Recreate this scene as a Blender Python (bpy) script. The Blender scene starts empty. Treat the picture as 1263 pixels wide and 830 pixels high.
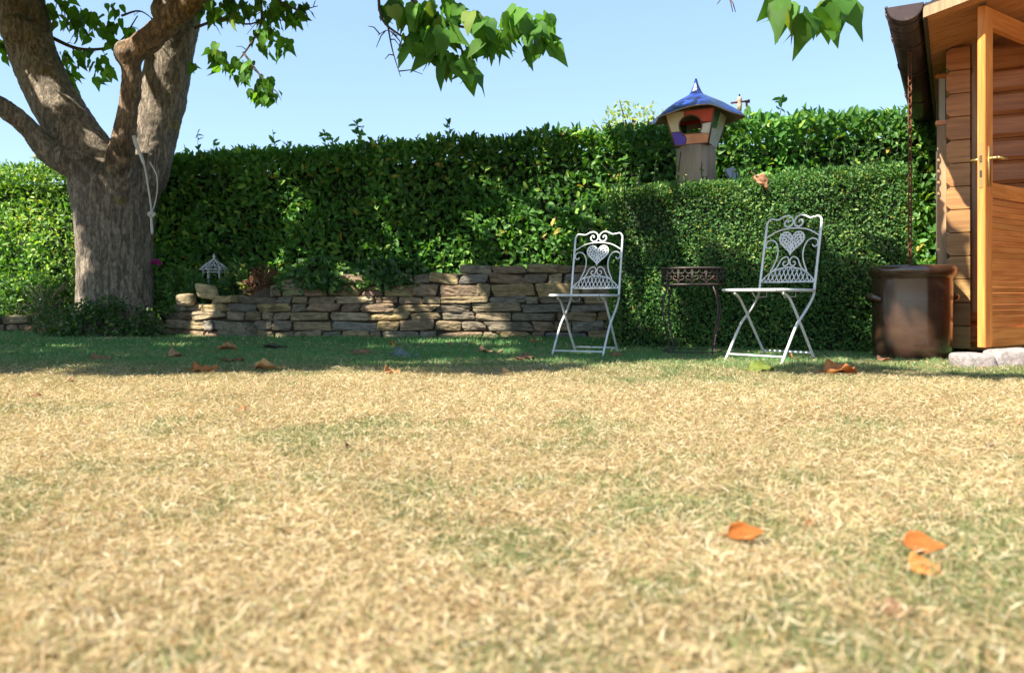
import bpy, bmesh, math, random
import numpy as np
from mathutils import Vector, Matrix
random.seed(7); rng = np.random.default_rng(11)
R = math.radians; PI = math.pi
scn = bpy.context.scene
col = scn.collection

# ------------------------------------------------------------ camera / light
F = 982.0; CX = 631.5; HY = 367.0; CZ = 0.4      # photo pixels: focal length, centre, horizon row, lens height
cam_d = bpy.data.cameras.new('camera'); cam = bpy.data.objects.new('camera', cam_d); col.objects.link(cam)
cam.location = (0, 0, CZ); cam.rotation_euler = (R(90), 0, 0)
cam_d.lens = 28.0; cam_d.sensor_width = 36; cam_d.shift_y = -(415 - HY) / 1263
cam_d.clip_end = 3000; cam_d.clip_start = .02
cam_d.dof.use_dof = True; cam_d.dof.focus_distance = 5.4; cam_d.dof.aperture_fstop = 3.6
scn.camera = cam
SUN_H = Vector((-.80, -.60)).normalized(); SUN_EL = 47.0
to_sun = Vector((SUN_H.x * math.cos(R(SUN_EL)), SUN_H.y * math.cos(R(SUN_EL)), math.sin(R(SUN_EL))))
w = bpy.data.worlds.new('World'); scn.world = w; w.use_nodes = True
wn = w.node_tree; bg = wn.nodes['Background']
sky = wn.nodes.new('ShaderNodeTexSky'); sky.sky_type = 'NISHITA'; sky.sun_disc = False
sky.sun_elevation = R(SUN_EL); sky.sun_rotation = math.atan2(SUN_H.x, SUN_H.y)
sky.air_density = 1.0; sky.dust_density = .5; sky.ozone_density = 2.2; sky.altitude = 0
tint = wn.nodes.new('ShaderNodeMix'); tint.data_type = 'RGBA'; tint.blend_type = 'MIX'; tint.inputs[0].default_value = .68; tint.inputs[7].default_value = (.95, 1.42, 2.1, 1)   # thin even summer haze over the clear-sky gradient
wn.links.new(sky.outputs[0], tint.inputs[6]); wn.links.new(tint.outputs[2], bg.inputs[0]); bg.inputs[1].default_value = 0.15
sd = bpy.data.lights.new('sun', 'SUN'); sd.energy = 4.7; sd.angle = R(.5); sd.color = (1, .94, .84)
so = bpy.data.objects.new('sun', sd); col.objects.link(so); so.rotation_euler = to_sun.to_track_quat('Z', 'Y').to_euler(); so.location = (-6, -3, 9)
scn.view_settings.view_transform = 'Standard'; scn.view_settings.look = 'None'
scn.view_settings.exposure = 1.53; scn.view_settings.gamma = 1.0
scn.render.resolution_x = 1024; scn.render.resolution_y = 672

# ------------------------------------------------------------ helpers
def P(px, py, Y):
    return Vector(((px - CX) / F * Y, Y, CZ - (py - HY) / F * Y))
def G(px, py):                                    # pixel on the flat lawn
    Y = F * CZ / (py - HY); return Vector(((px - CX) / F * Y, Y, 0))
def vnoise(x, y, scale, seed):
    r = np.random.default_rng(seed); g = r.random((64, 64))
    x = np.asarray(x) / scale + 1000; y = np.asarray(y) / scale + 1000
    xi = np.floor(x).astype(int); yi = np.floor(y).astype(int)
    fx = x - xi; fy = y - yi; fx = fx * fx * (3 - 2 * fx); fy = fy * fy * (3 - 2 * fy)
    a = g[xi % 64, yi % 64]; b = g[(xi + 1) % 64, yi % 64]; c = g[xi % 64, (yi + 1) % 64]; d = g[(xi + 1) % 64, (yi + 1) % 64]
    return (a * (1 - fx) + b * fx) * (1 - fy) + (c * (1 - fx) + d * fx) * fy
def sstep(a, b, x):
    t = np.clip((np.asarray(x) - a) / (b - a), 0, 1); return t * t * (3 - 2 * t)

def tag(o, label=None, cat=None, group=None, kind=None):
    if label: o['label'] = label
    if cat: o['category'] = cat
    if group: o['group'] = group
    if kind: o['kind'] = kind
    return o
def empty(name, loc, label=None, cat=None, group=None, rz=0):
    o = bpy.data.objects.new(name, None); col.objects.link(o); o.location = loc; o.rotation_euler = (0, 0, rz); o.empty_display_size = .1
    return tag(o, label, cat, group)
def link(name, me, mat, parent=None, smooth=False):
    o = bpy.data.objects.new(name, me); col.objects.link(o)
    if mat: me.materials.append(mat)
    if smooth: me.polygons.foreach_set('use_smooth', [True] * len(me.polygons))
    if parent: o.parent = parent
    return o
class MB:
    def __init__(s): s.v = []; s.f = []; s.c = []
    def add(s, vs, fs, c=None):
        n = len(s.v); s.v += [tuple(v) for v in vs]; s.f += [tuple(i + n for i in f) for f in fs]; s.c += [c or (1, 1, 1)] * len(vs)
    def box(s, a, b, M=None, c=None, bev=0):
        x0, y0, z0 = a; x1, y1, z1 = b
        if bev:
            bm = bmesh.new(); bmesh.ops.create_cube(bm, size=1)
            for v in bm.verts: v.co = Vector((x0 + (v.co.x + .5) * (x1 - x0), y0 + (v.co.y + .5) * (y1 - y0), z0 + (v.co.z + .5) * (z1 - z0)))
            bmesh.ops.bevel(bm, geom=bm.edges[:], offset=bev, segments=2, affect='EDGES')
            bm.verts.index_update(); vs = [v.co.copy() for v in bm.verts]; fs = [[v.index for v in f.verts] for f in bm.faces]; bm.free()
        else:
            vs = [Vector((x, y, z)) for z in (z0, z1) for y in (y0, y1) for x in (x0, x1)]
            fs = [(0, 2, 3, 1), (4, 5, 7, 6), (0, 1, 5, 4), (2, 6, 7, 3), (0, 4, 6, 2), (1, 3, 7, 5)]
        if M: vs = [M @ v for v in vs]
        s.add(vs, fs, c)
    def tube(s, pts, r, n=8, cap=True, c=None, flat=None):
        pts = [Vector(p) for p in pts]; m = len(pts)
        rr = r if hasattr(r, '__len__') else [r] * m
        t0 = (pts[1] - pts[0]).normalized(); up = Vector((0, 0, 1)) if abs(t0.z) < .9 else Vector((0, 1, 0))
        u = t0.cross(up).normalized(); vs = []
        for i, p in enumerate(pts):
            t = (pts[min(i + 1, m - 1)] - pts[max(i - 1, 0)])
            if t.length < 1e-9: t = t0
            t.normalize(); u = (u - t * u.dot(t)); u.normalize(); v = t.cross(u)
            for k in range(n):
                a = 2 * PI * k / n; vs.append(p + (u * math.cos(a) + v * math.sin(a)) * rr[i])
        fs = []
        for i in range(m - 1):
            for k in range(n):
                k2 = (k + 1) % n; fs.append((i * n + k, i * n + k2, (i + 1) * n + k2, (i + 1) * n + k))
        if cap: fs += [tuple(range(n - 1, -1, -1)), tuple(range((m - 1) * n, m * n))]
        s.add(vs, fs, c)
    def lathe(s, prof, n=32, center=(0, 0, 0), c=None):
        vs = [(center[0] + r * math.cos(2 * PI * k / n), center[1] + r * math.sin(2 * PI * k / n), center[2] + z) for r, z in prof for k in range(n)]
        fs = [(i * n + k, i * n + (k + 1) % n, (i + 1) * n + (k + 1) % n, (i + 1) * n + k) for i in range(len(prof) - 1) for k in range(n)]
        s.add(vs, fs, c)
    def build(s, name, mat, parent=None, smooth=False):
        me = bpy.data.meshes.new(name); me.from_pydata(s.v, [], s.f); me.update()
        ca = me.color_attributes.new('Col', 'FLOAT_COLOR', 'POINT')
        a = np.ones((len(s.v), 4), 'f'); a[:, :3] = np.array(s.c, 'f').reshape(-1, 3); ca.data.foreach_set('color', a.ravel())
        return link(name, me, mat, parent, smooth)
def spline(pts, n=6):                              # Catmull-Rom through the points
    pts = [Vector(p) for p in pts]; q = [pts[0] * 2 - pts[1]] + pts + [pts[-1] * 2 - pts[-2]]; out = []
    for i in range(1, len(q) - 2):
        for k in range(n):
            t = k / n; a, b, c, d = q[i - 1], q[i], q[i + 1], q[i + 2]
            out.append(.5 * ((2 * b) + (c - a) * t + (2 * a - 5 * b + 4 * c - d) * t * t + (3 * b - 3 * c + d - a) * t ** 3))
    out.append(pts[-1]); return out

# many small copies of a template baked to ONE mesh (leaves of one crown, blades of one lawn)
T_SMALL = (np.array([(0, 0, 0), (.45, .5, .14), (1, 0, -.05), (.45, -.5, .14)]), [(0, 2, 1), (0, 3, 2)])
T_LAUREL = (np.array([(0, 0, 0), (.5, 0, 0), (1, 0, -.12), (.28, .42, .1), (.72, .38, .04), (.28, -.42, .1), (.72, -.38, .04)]),
            [(0, 1, 3), (1, 4, 3), (1, 2, 4), (0, 5, 1), (1, 5, 6), (1, 6, 2)])
def heart_template():
    cl = [(.0, 0), (.3, 0), (.58, 0), (.86, 0), (1.2, 0)]; ed = [(-.07, .17), (.06, .40), (.36, .47), (.70, .24)]
    v = [(x, 0, -.22 * x * x) for x, _ in cl] + [(x, y, .10 * abs(y) - .22 * x * x + .06 * math.sin(7 * x)) for x, y in ed] + [(x, -y, .16 * abs(y) - .22 * x * x + .06 * math.cos(8 * x)) for x, y in ed]
    f = [(0, 1, 5), (1, 6, 5), (1, 2, 7, 6), (2, 3, 8, 7), (3, 4, 8)]
    f += [tuple(reversed([i if i < 5 else i + 4 for i in q])) for q in f]
    return np.array(v), f
T_HEART = heart_template()
T_BLADE = (np.array([(0, .5, 0), (0, -.5, 0), (.5, .4, .055), (.5, -.4, .055), (1, 0, 0)]), [(0, 1, 3, 2), (2, 3, 4)])
def norm(a): return a / np.maximum(np.linalg.norm(a, axis=1, keepdims=True), 1e-9)
def scatter_mesh(name, T, pos, d, nrm, L, W, colr, mat, parent=None, H=None, smooth=False):
    tv, tf = T; N = len(pos); k = len(tv)
    d = norm(np.asarray(d, float)); s = norm(np.cross(nrm, d)); u = np.cross(d, s)
    L = np.broadcast_to(L, (N,)); W = np.broadcast_to(W, (N,)); H = L if H is None else np.broadcast_to(H, (N,))
    v = pos[:, None, :] + d[:, None, :] * (tv[None, :, 0:1] * L[:, None, None]) + s[:, None, :] * (tv[None, :, 1:2] * W[:, None, None]) + u[:, None, :] * (tv[None, :, 2:3] * H[:, None, None])
    me = bpy.data.meshes.new(name); me.vertices.add(N * k); me.vertices.foreach_set('co', v.astype('f').ravel())
    sizes = np.array([len(f) for f in tf]); flat = np.concatenate([np.array(f) for f in tf])
    li = (flat[None, :] + (np.arange(N) * k)[:, None]).ravel()
    tot = np.tile(sizes, N); st = np.concatenate([[0], np.cumsum(tot)[:-1]])
    me.loops.add(len(li)); me.loops.foreach_set('vertex_index', li.astype('i'))
    me.polygons.add(len(tot)); me.polygons.foreach_set('loop_start', st.astype('i')); me.polygons.foreach_set('loop_total', tot.astype('i'))
    me.update(calc_edges=True)
    c = np.ones((N, k, 4), 'f'); c[:, :, :3] = np.asarray(colr)[:, None, :]
    ca = me.color_attributes.new('Col', 'FLOAT_COLOR', 'POINT'); ca.data.foreach_set('color', c.ravel())
    me.validate()
    return link(name, me, mat, parent, smooth)
def mixcol(a, b, t): t = np.asarray(t)[:, None]; return np.array(a)[None, :] * (1 - t) + np.array(b)[None, :] * t

# ------------------------------------------------------------ materials
def newmat(name):
    m = bpy.data.materials.new(name); m.use_nodes = True; nt = m.node_tree; b = nt.nodes['Principled BSDF']; return m, nt, b
def N_(nt, t, **kw):
    n = nt.nodes.new(t)
    for k, v in kw.items(): setattr(n, k, v)
    return n
def leafmat(name, rough=.45, trans=.35, tint=(1, 1, 1), spec=.5, tc=(1.5, 1.6, .5)):
    m, nt, b = newmat(name); a = N_(nt, 'ShaderNodeVertexColor'); a.layer_name = 'Col'
    b.inputs['Roughness'].default_value = rough; b.inputs['Specular IOR Level'].default_value = spec
    nt.links.new(a.outputs[0], b.inputs['Base Color'])
    if trans:
        t = N_(nt, 'ShaderNodeBsdfTranslucent'); mx = N_(nt, 'ShaderNodeMix', data_type='RGBA', blend_type='MULTIPLY'); mx.inputs[0].default_value = 1
        nt.links.new(a.outputs[0], mx.inputs[6]); mx.inputs[7].default_value = (*tc, 1); mx.clamp_result = False
        nt.links.new(mx.outputs[2], t.inputs[0]); ms = N_(nt, 'ShaderNodeMixShader'); ms.inputs[0].default_value = trans
        nt.links.new(b.outputs[0], ms.inputs[1]); nt.links.new(t.outputs[0], ms.inputs[2]); nt.links.new(ms.outputs[0], nt.nodes['Material Output'].inputs[0])
    return m
def noisy(name, c1, c2, scale=8, rough=.8, bump=.3, stretch=(1, 1, 1), detail=6, c3=None, c3scale=3, c3lo=.55, c3hi=.7, usecol=False, bscale=None, metallic=0, spec=.4, bdist=.02):
    m, nt, b = newmat(name); tc = N_(nt, 'ShaderNodeTexCoord'); mp = N_(nt, 'ShaderNodeMapping'); mp.inputs['Scale'].default_value = stretch
    nt.links.new(tc.outputs['Object'], mp.inputs[0])
    n = N_(nt, 'ShaderNodeTexNoise'); n.inputs['Scale'].default_value = scale; n.inputs['Detail'].default_value = detail; n.inputs['Roughness'].default_value = .65
    nt.links.new(mp.outputs[0], n.inputs[0])
    r = N_(nt, 'ShaderNodeValToRGB'); r.color_ramp.elements[0].position = .32; r.color_ramp.elements[1].position = .68
    r.color_ramp.elements[0].color = (*c1, 1); r.color_ramp.elements[1].color = (*c2, 1); nt.links.new(n.outputs[0], r.inputs[0]); out = r.outputs[0]
    if c3:
        n2 = N_(nt, 'ShaderNodeTexNoise'); n2.inputs['Scale'].default_value = c3scale; n2.inputs['Detail'].default_value = 8; nt.links.new(tc.outputs['Object'], n2.inputs[0])
        mr = N_(nt, 'ShaderNodeMapRange'); mr.inputs[1].default_value = c3lo; mr.inputs[2].default_value = c3hi; nt.links.new(n2.outputs[0], mr.inputs[0])
        mx = N_(nt, 'ShaderNodeMix', data_type='RGBA'); nt.links.new(mr.outputs[0], mx.inputs[0]); nt.links.new(out, mx.inputs[6]); mx.inputs[7].default_value = (*c3, 1); out = mx.outputs[2]
    if usecol:
        a = N_(nt, 'ShaderNodeVertexColor'); a.layer_name = 'Col'; mx = N_(nt, 'ShaderNodeMix', data_type='RGBA', blend_type='MULTIPLY'); mx.inputs[0].default_value = 1
        nt.links.new(out, mx.inputs[6]); nt.links.new(a.outputs[0], mx.inputs[7]); out = mx.outputs[2]
    nt.links.new(out, b.inputs['Base Color']); b.inputs['Roughness'].default_value = rough; b.inputs['Metallic'].default_value = metallic; b.inputs['Specular IOR Level'].default_value = spec
    if bump:
        nb = n
        if bscale:
            nb = N_(nt, 'ShaderNodeTexNoise'); nb.inputs['Scale'].default_value = bscale; nb.inputs['Detail'].default_value = 8; nt.links.new(mp.outputs[0], nb.inputs[0])
        bp = N_(nt, 'ShaderNodeBump'); bp.inputs['Strength'].default_value = bump; bp.inputs['Distance'].default_value = bdist
        nt.links.new(nb.outputs[0], bp.inputs['Height']); nt.links.new(bp.outputs[0], b.inputs['Normal'])
    return m
def woodmat(name, c1, c2, axis='x', knots=True, rough=.5, usecol=True, bump=.15):
    m, nt, b = newmat(name); tc = N_(nt, 'ShaderNodeTexCoord'); mp = N_(nt, 'ShaderNodeMapping')
    st = {'x': (.7, 9, 9), 'y': (9, .7, 9), 'z': (9, 9, .7)}[axis]; mp.inputs['Scale'].default_value = st; nt.links.new(tc.outputs['Object'], mp.inputs[0])
    n = N_(nt, 'ShaderNodeTexNoise'); n.inputs['Scale'].default_value = 4; n.inputs['Detail'].default_value = 8; n.inputs['Distortion'].default_value = .6; nt.links.new(mp.outputs[0], n.inputs[0])
    r = N_(nt, 'ShaderNodeValToRGB'); r.color_ramp.elements[0].position = .35; r.color_ramp.elements[1].position = .65
    r.color_ramp.elements[0].color = (*c1, 1); r.color_ramp.elements[1].color = (*c2, 1); nt.links.new(n.outputs[0], r.inputs[0]); out = r.outputs[0]
    if knots:
        v = N_(nt, 'ShaderNodeTexVoronoi'); v.inputs['Scale'].default_value = 5; m2 = N_(nt, 'ShaderNodeMapping')
        m2.inputs['Scale'].default_value = {'x': (.7, 1, 1.3), 'y': (1, .7, 1.3), 'z': (1.3, 1, .7)}[axis]
        nt.links.new(tc.outputs['Object'], m2.inputs[0]); nt.links.new(m2.outputs[0], v.inputs[0])
        mr = N_(nt, 'ShaderNodeMapRange'); mr.inputs[1].default_value = .05; mr.inputs[2].default_value = .12; mr.inputs[3].default_value = .75; mr.inputs[4].default_value = 0; nt.links.new(v.outputs[0], mr.inputs[0])
        mx = N_(nt, 'ShaderNodeMix', data_type='RGBA'); nt.links.new(mr.outputs[0], mx.inputs[0]); nt.links.new(out, mx.inputs[6]); mx.inputs[7].default_value = (c1[0] * .35, c1[1] * .3, c1[2] * .3, 1); out = mx.outputs[2]
    if usecol:
        a = N_(nt, 'ShaderNodeVertexColor'); a.layer_name = 'Col'; mx = N_(nt, 'ShaderNodeMix', data_type='RGBA', blend_type='MULTIPLY'); mx.inputs[0].default_value = 1
        nt.links.new(out, mx.inputs[6]); nt.links.new(a.outputs[0], mx.inputs[7]); out = mx.outputs[2]
    nt.links.new(out, b.inputs['Base Color']); b.inputs['Roughness'].default_value = rough
    bp = N_(nt, 'ShaderNodeBump'); bp.inputs['Strength'].default_value = bump; bp.inputs['Distance'].default_value = .01; nt.links.new(n.outputs[0], bp.inputs['Height']); nt.links.new(bp.outputs[0], b.inputs['Normal'])
    return m
def plain(name, c, rough=.5, metallic=0, **kw):
    return noisy(name, tuple(x * .86 for x in c), tuple(min(1, x * 1.1) for x in c), scale=14, rough=rough, metallic=metallic, bump=kw.get('bump', .08), bscale=kw.get('bscale', 60), bdist=.004, c3=kw.get('c3'), c3scale=kw.get('c3scale', 18), c3lo=kw.get('c3lo', .58), c3hi=kw.get('c3hi', .66))

M_soil = noisy('soil', (.05, .035, .022), (.12, .085, .055), 12, .95, .6)
M_grass = leafmat('grass_blade', .55, .3, spec=.3, tc=(1.2, 1.2, .8))
M_laurel = leafmat('laurel_leaf', .48, .36, spec=.3)
M_privet = leafmat('privet_leaf', .5, .3, spec=.3)
M_plant = leafmat('plant_leaf', .5, .35)
M_treeleaf = leafmat('tree_leaf', .6, .40, spec=.2, tc=(1.9, 1.9, .5))
M_dry = leafmat('dry_leaf', .65, .25, spec=.25, tc=(1.3, 1.0, .6))
M_core = noisy('blocker_and_stems', (.006, .014, .005), (.022, .03, .012), 25, .9, .8)  # dark green for the added light-blocking hedge cores and for thin stems
M_bark = noisy('bark', (.155, .122, .088), (.35, .285, .205), 38, .92, .8, (1, 1, .55), 8, (.27, .20, .05), 4, .62, .74, bscale=48, bdist=.02, usecol=True)
nt = M_bark.node_tree; b = nt.nodes['Principled BSDF']                       # fine dark vertical cracks
tc = N_(nt, 'ShaderNodeTexCoord'); mp = N_(nt, 'ShaderNodeMapping'); mp.inputs['Scale'].default_value = (1, 1, .22); nt.links.new(tc.outputs['Object'], mp.inputs[0])
n = N_(nt, 'ShaderNodeTexNoise'); n.inputs['Scale'].default_value = 24; n.inputs['Detail'].default_value = 12; n.inputs['Roughness'].default_value = .7; n.inputs['Distortion'].default_value = .8; nt.links.new(mp.outputs[0], n.inputs[0])
mr = N_(nt, 'ShaderNodeMapRange'); mr.inputs[1].default_value = .38; mr.inputs[2].default_value = .52; mr.inputs[3].default_value = .6; mr.inputs[4].default_value = 1.06; nt.links.new(n.outputs[0], mr.inputs[0])
src = b.inputs['Base Color'].links[0].from_socket; mx = N_(nt, 'ShaderNodeMix', data_type='RGBA', blend_type='MULTIPLY'); mx.inputs[0].default_value = 1; nt.links.new(src, mx.inputs[6]); nt.links.new(mr.outputs[0], mx.inputs[7]); nt.links.new(mx.outputs[2], b.inputs['Base Color'])
bp0 = b.inputs['Normal'].links[0].from_node; bp = N_(nt, 'ShaderNodeBump'); bp.inputs['Strength'].default_value = .9; bp.inputs['Distance'].default_value = .03; nt.links.new(mr.outputs[0], bp.inputs['Height']); nt.links.new(bp0.outputs[0], bp.inputs['Normal']); nt.links.new(bp.outputs[0], b.inputs['Normal'])
M_twig = noisy('twig_bark', (.06, .045, .03), (.13, .09, .06), 20, .85, .4)
M_stone = noisy('wall_stone', (.52, .46, .37), (1.08, 1.0, .86), 16, .9, 1.0, (1, 1, 2.2), 8, (.35, .33, .26), 6, .56, .7, usecol=True, bscale=22, bdist=.015)
M_white = plain('white_metal', (.66, .66, .65), .38, c3=(.42, .34, .24), c3lo=.62, c3hi=.70)
M_dark = plain('brown_iron', (.045, .032, .028), .5, c3=(.12, .06, .035))
M_rust = plain('rusty_iron', (.13, .045, .02), .85, c3=(.2, .08, .03), bump=.5)
M_rope = plain('rope_fibre', (.62, .58, .5), .85, bump=.4, bscale=200)
M_brass = plain('brass', (.55, .38, .14), .35, .8)
M_granite = noisy('granite', (.16, .13, .12), (.42, .36, .33), 60, .85, .5, c3=(.5, .4, .36), c3scale=5, c3lo=.5, c3hi=.8, bscale=25)

# ------------------------------------------------------------ ground
def green_at(x, y):
    g = .30 * vnoise(x, y, .6, 1) + .38 * vnoise(x, y, .21, 2) + .32 * vnoise(x, y, .09, 3)
    near = sstep(.50, .76, g + .12 * (vnoise(x, y, .05, 8) - .5))
    far = sstep(3.1, 5.0, y + .7 * (vnoise(x, y, .8, 4) - .5))
    return np.clip(near * .62 + far * (.55 + .6 * g), 0, 1)
def ground():
    xs = np.concatenate([[-600, -120, -40, -20], np.arange(-9, 9.01, .12), [20, 40, 120, 600]])
    ys = np.concatenate([[-600, -60, -15, -4], np.arange(0, 11.01, .12), [20, 50, 200, 900]])
    X, Y = np.meshgrid(xs, ys); nx, ny = len(xs), len(ys)
    Z = .012 * (vnoise(X, Y, .8, 9) - .5)
    Z[(abs(X) > 9.01) | (Y > 11.01) | (Y < 0)] = 0
    v = np.stack([X, Y, Z], -1).reshape(-1, 3)
    i = np.arange(nx - 1)[None, :] + np.arange(ny - 1)[:, None] * nx
    f = np.stack([i, i + 1, i + 1 + nx, i + nx], -1).reshape(-1, 4)
    me = bpy.data.meshes.new('lawn_ground'); me.from_pydata(v.tolist(), [], f.tolist())
    g = green_at(v[:, 0], v[:, 1]); c = np.ones((len(v), 4), 'f'); c[:, :3] = mixcol((.30, .205, .095), (.06, .10, .03), g)
    ca = me.color_attributes.new('Col', 'FLOAT_COLOR', 'POINT'); ca.data.foreach_set('color', c.ravel())
    m = noisy('dry_turf', (.55, .5, .45), (1, 1, 1), 45, .95, .8, detail=8, usecol=True, bscale=90)
    return tag(link('ground', me, m, smooth=True), kind='structure')
ground()

def grass_field():
    P_, D_, Nn, L_, W_, C_ = [], [], [], [], [], []
    def band(y0, y1, dens, Lr, wid, side=.35):
        ax = .66 * y1 + side; n = int(2 * ax * (y1 - y0) * dens)
        x = rng.uniform(-ax, ax, n); y = rng.uniform(y0, y1, n); k = abs(x) < .66 * y + side
        x, y = x[k], y[k]; n = len(x)
        gg = green_at(x, y); green = rng.random(n) < np.clip(gg * .95 - .02, .06, .93)
        az = rng.uniform(0, 2 * PI, n)
        el = np.where(green, rng.uniform(.5, 1.35, n), np.abs(rng.normal(.12, .3, n)))
        L = rng.uniform(*Lr, n) * np.where(green, .95, 1.0) * (.8 + .5 * vnoise(x, y, .3, 5)); 
        d = np.stack([np.cos(az) * np.cos(el), np.sin(az) * np.cos(el), np.sin(el)], 1)
        nr = np.stack([-np.cos(az) * np.sin(el), -np.sin(az) * np.sin(el), np.cos(el)], 1) + rng.normal(0, .5, (n, 3))
        z = .012 * (vnoise(x, y, .8, 9) - .5) + np.where(green, 0, rng.uniform(0, .018, n))
        t = rng.random(n); tone = .5 * vnoise(x, y, .45, 6) + .5 * vnoise(x, y, .1, 16)
        straw = mixcol((.36, .255, .128), (.68, .53, .305), np.clip(t * .75 + tone * .9 - .35, 0, 1))
        warm = rng.random(n) < .14; straw[warm] = mixcol((.28, .155, .06), (.46, .28, .12), t)[warm]
        oliv = rng.random(n) < .16; straw[oliv] = mixcol((.20, .20, .075), (.40, .38, .16), t)[oliv]; pale = rng.random(n) < .12; straw[pale] = (.72, .63, .44)
        deep = sstep(4.1, 5.2, y)
        grn = mixcol((.14, .18, .065), (.27, .31, .12), t) * (1 - deep[:, None]) + mixcol((.075, .22, .065), (.19, .37, .12), t) * deep[:, None]
        c = np.where(green[:, None], grn, straw)
        P_.append(np.stack([x, y, z], 1)); D_.append(d); Nn.append(nr); L_.append(L); W_.append(wid * rng.uniform(.7, 1.3, n)); C_.append(c)
    band(.45, 1.3, 60000, (.008, .030), .0013, .9)
    band(1.3, 2.4, 46000, (.009, .030), .0015, 1.2)
    band(2.4, 4.2, 27000, (.010, .032), .0018, 1.4)
    band(4.2, 6.2, 13000, (.018, .045), .0026, 1.3)
    band(6.2, 9.0, 2600, (.03, .06), .006, 1.2)
    cat = np.concatenate
    o = scatter_mesh('grass', T_BLADE, cat(P_), cat(D_), cat(Nn), cat(L_), cat(W_), cat(C_), M_grass)
    tag(o, 'parched straw coloured lawn grass with thin green patches', 'grass', kind='stuff')
grass_field()

# ------------------------------------------------------------ hedges
def rand_dirs(n): return norm(rng.normal(0, 1, (n, 3)))
def sprig_positions(A, B, th, zt, z0, dens, depth, top_wave, seed, faces=('front', 'top', 'back', 'ends'), back_dens=.25):
    """points and outward normals in a soft shell round a box hedge; A,B: front base line; th: thickness away from the viewer"""
    A = np.array(A[:2], float); B = np.array(B[:2], float); u = (B - A); Lh = np.linalg.norm(u); u /= Lh; nb = np.array([-u[1], u[0]])
    zt0, zt1 = zt; pts = []; nr = []
    def surf(n, kind):
        s = rng.uniform(0, Lh, n); hgt = zt0 + (zt1 - zt0) * s / Lh + top_wave * (vnoise(s, s * 0 + seed, .45, seed) - .5) * 2 + top_wave * .6 * (vnoise(s, s * 0, .15, seed + 1) - .5)
        dpt = np.abs(rng.normal(0, depth, n))
        if kind in ('front', 'back'):
            zz = z0 + (hgt - z0) * rng.random(n); bulge = depth * 3.2 * (vnoise(s, zz, .55, seed + 2) - .5) + .06 * (vnoise(s, zz, .2, seed + 3) - .5)
            rd = np.clip((zz - (hgt - .12)) / .12, 0, 1) ** 2 * .07
            off = dpt - bulge + rd
            if kind == 'back': off = th - off
            p = np.concatenate([A + s[:, None] * u + off[:, None] * nb, zz[:, None]], 1); nn = np.tile([*(-nb if kind == 'front' else nb), .15], (n, 1))
        elif kind == 'top':
            t = rng.uniform(0, th, n); e = np.minimum(t, th - t); rd = np.clip(1 - e / .1, 0, 1) ** 2 * .06
            p = np.concatenate([A + s[:, None] * u + t[:, None] * nb, (hgt - dpt - rd + .05 * vnoise(s, t, .2, seed + 4))[:, None]], 1); nn = np.tile([0, 0, 1.], (n, 1))
        else:
            e = rng.random(n) < .5; t = rng.uniform(0, th, n); hgt = np.where(e, zt0, zt1); zz = z0 + (hgt - z0) * rng.random(n)
            ss = np.where(e, dpt, Lh - dpt) + .05 * (vnoise(t, zz, .3, seed) - .5); p = np.concatenate([A + ss[:, None] * u + t[:, None] * nb, zz[:, None]], 1)
            nn = np.where(e[:, None], np.array([*(-u), .1])[None], np.array([*u, .1])[None])
        pts.append(p); nr.append(nn)
    H = (zt0 + zt1) / 2 - z0
    for k, a, q in (('front', Lh * H, 1), ('top', Lh * th, .8), ('back', Lh * H, back_dens), ('ends', 2 * th * H, .8)):
        if k in faces: surf(int(a * dens * q), k)
    return np.concatenate(pts), np.concatenate(nr)
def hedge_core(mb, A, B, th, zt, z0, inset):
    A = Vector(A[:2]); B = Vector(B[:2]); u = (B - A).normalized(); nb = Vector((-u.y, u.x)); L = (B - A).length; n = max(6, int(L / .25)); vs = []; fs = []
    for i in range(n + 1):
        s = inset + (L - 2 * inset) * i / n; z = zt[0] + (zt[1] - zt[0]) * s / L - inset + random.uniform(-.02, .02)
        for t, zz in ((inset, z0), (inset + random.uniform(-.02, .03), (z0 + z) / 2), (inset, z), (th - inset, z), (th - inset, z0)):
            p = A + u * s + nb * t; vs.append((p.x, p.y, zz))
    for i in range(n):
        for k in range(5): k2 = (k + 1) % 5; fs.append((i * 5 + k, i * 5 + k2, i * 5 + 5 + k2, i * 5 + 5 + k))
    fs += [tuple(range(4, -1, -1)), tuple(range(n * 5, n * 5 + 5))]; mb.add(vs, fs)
def leaf_frames(nr, up=.35, spread=.75, droop=0.):
    n = len(nr); N = norm(nr + rng.normal(0, spread, nr.shape) + np.array([0, 0, up])); d = norm(rng.normal(0, 1, nr.shape) + nr * .7 + np.array([0, 0, .35 - droop])); return d, N
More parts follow.
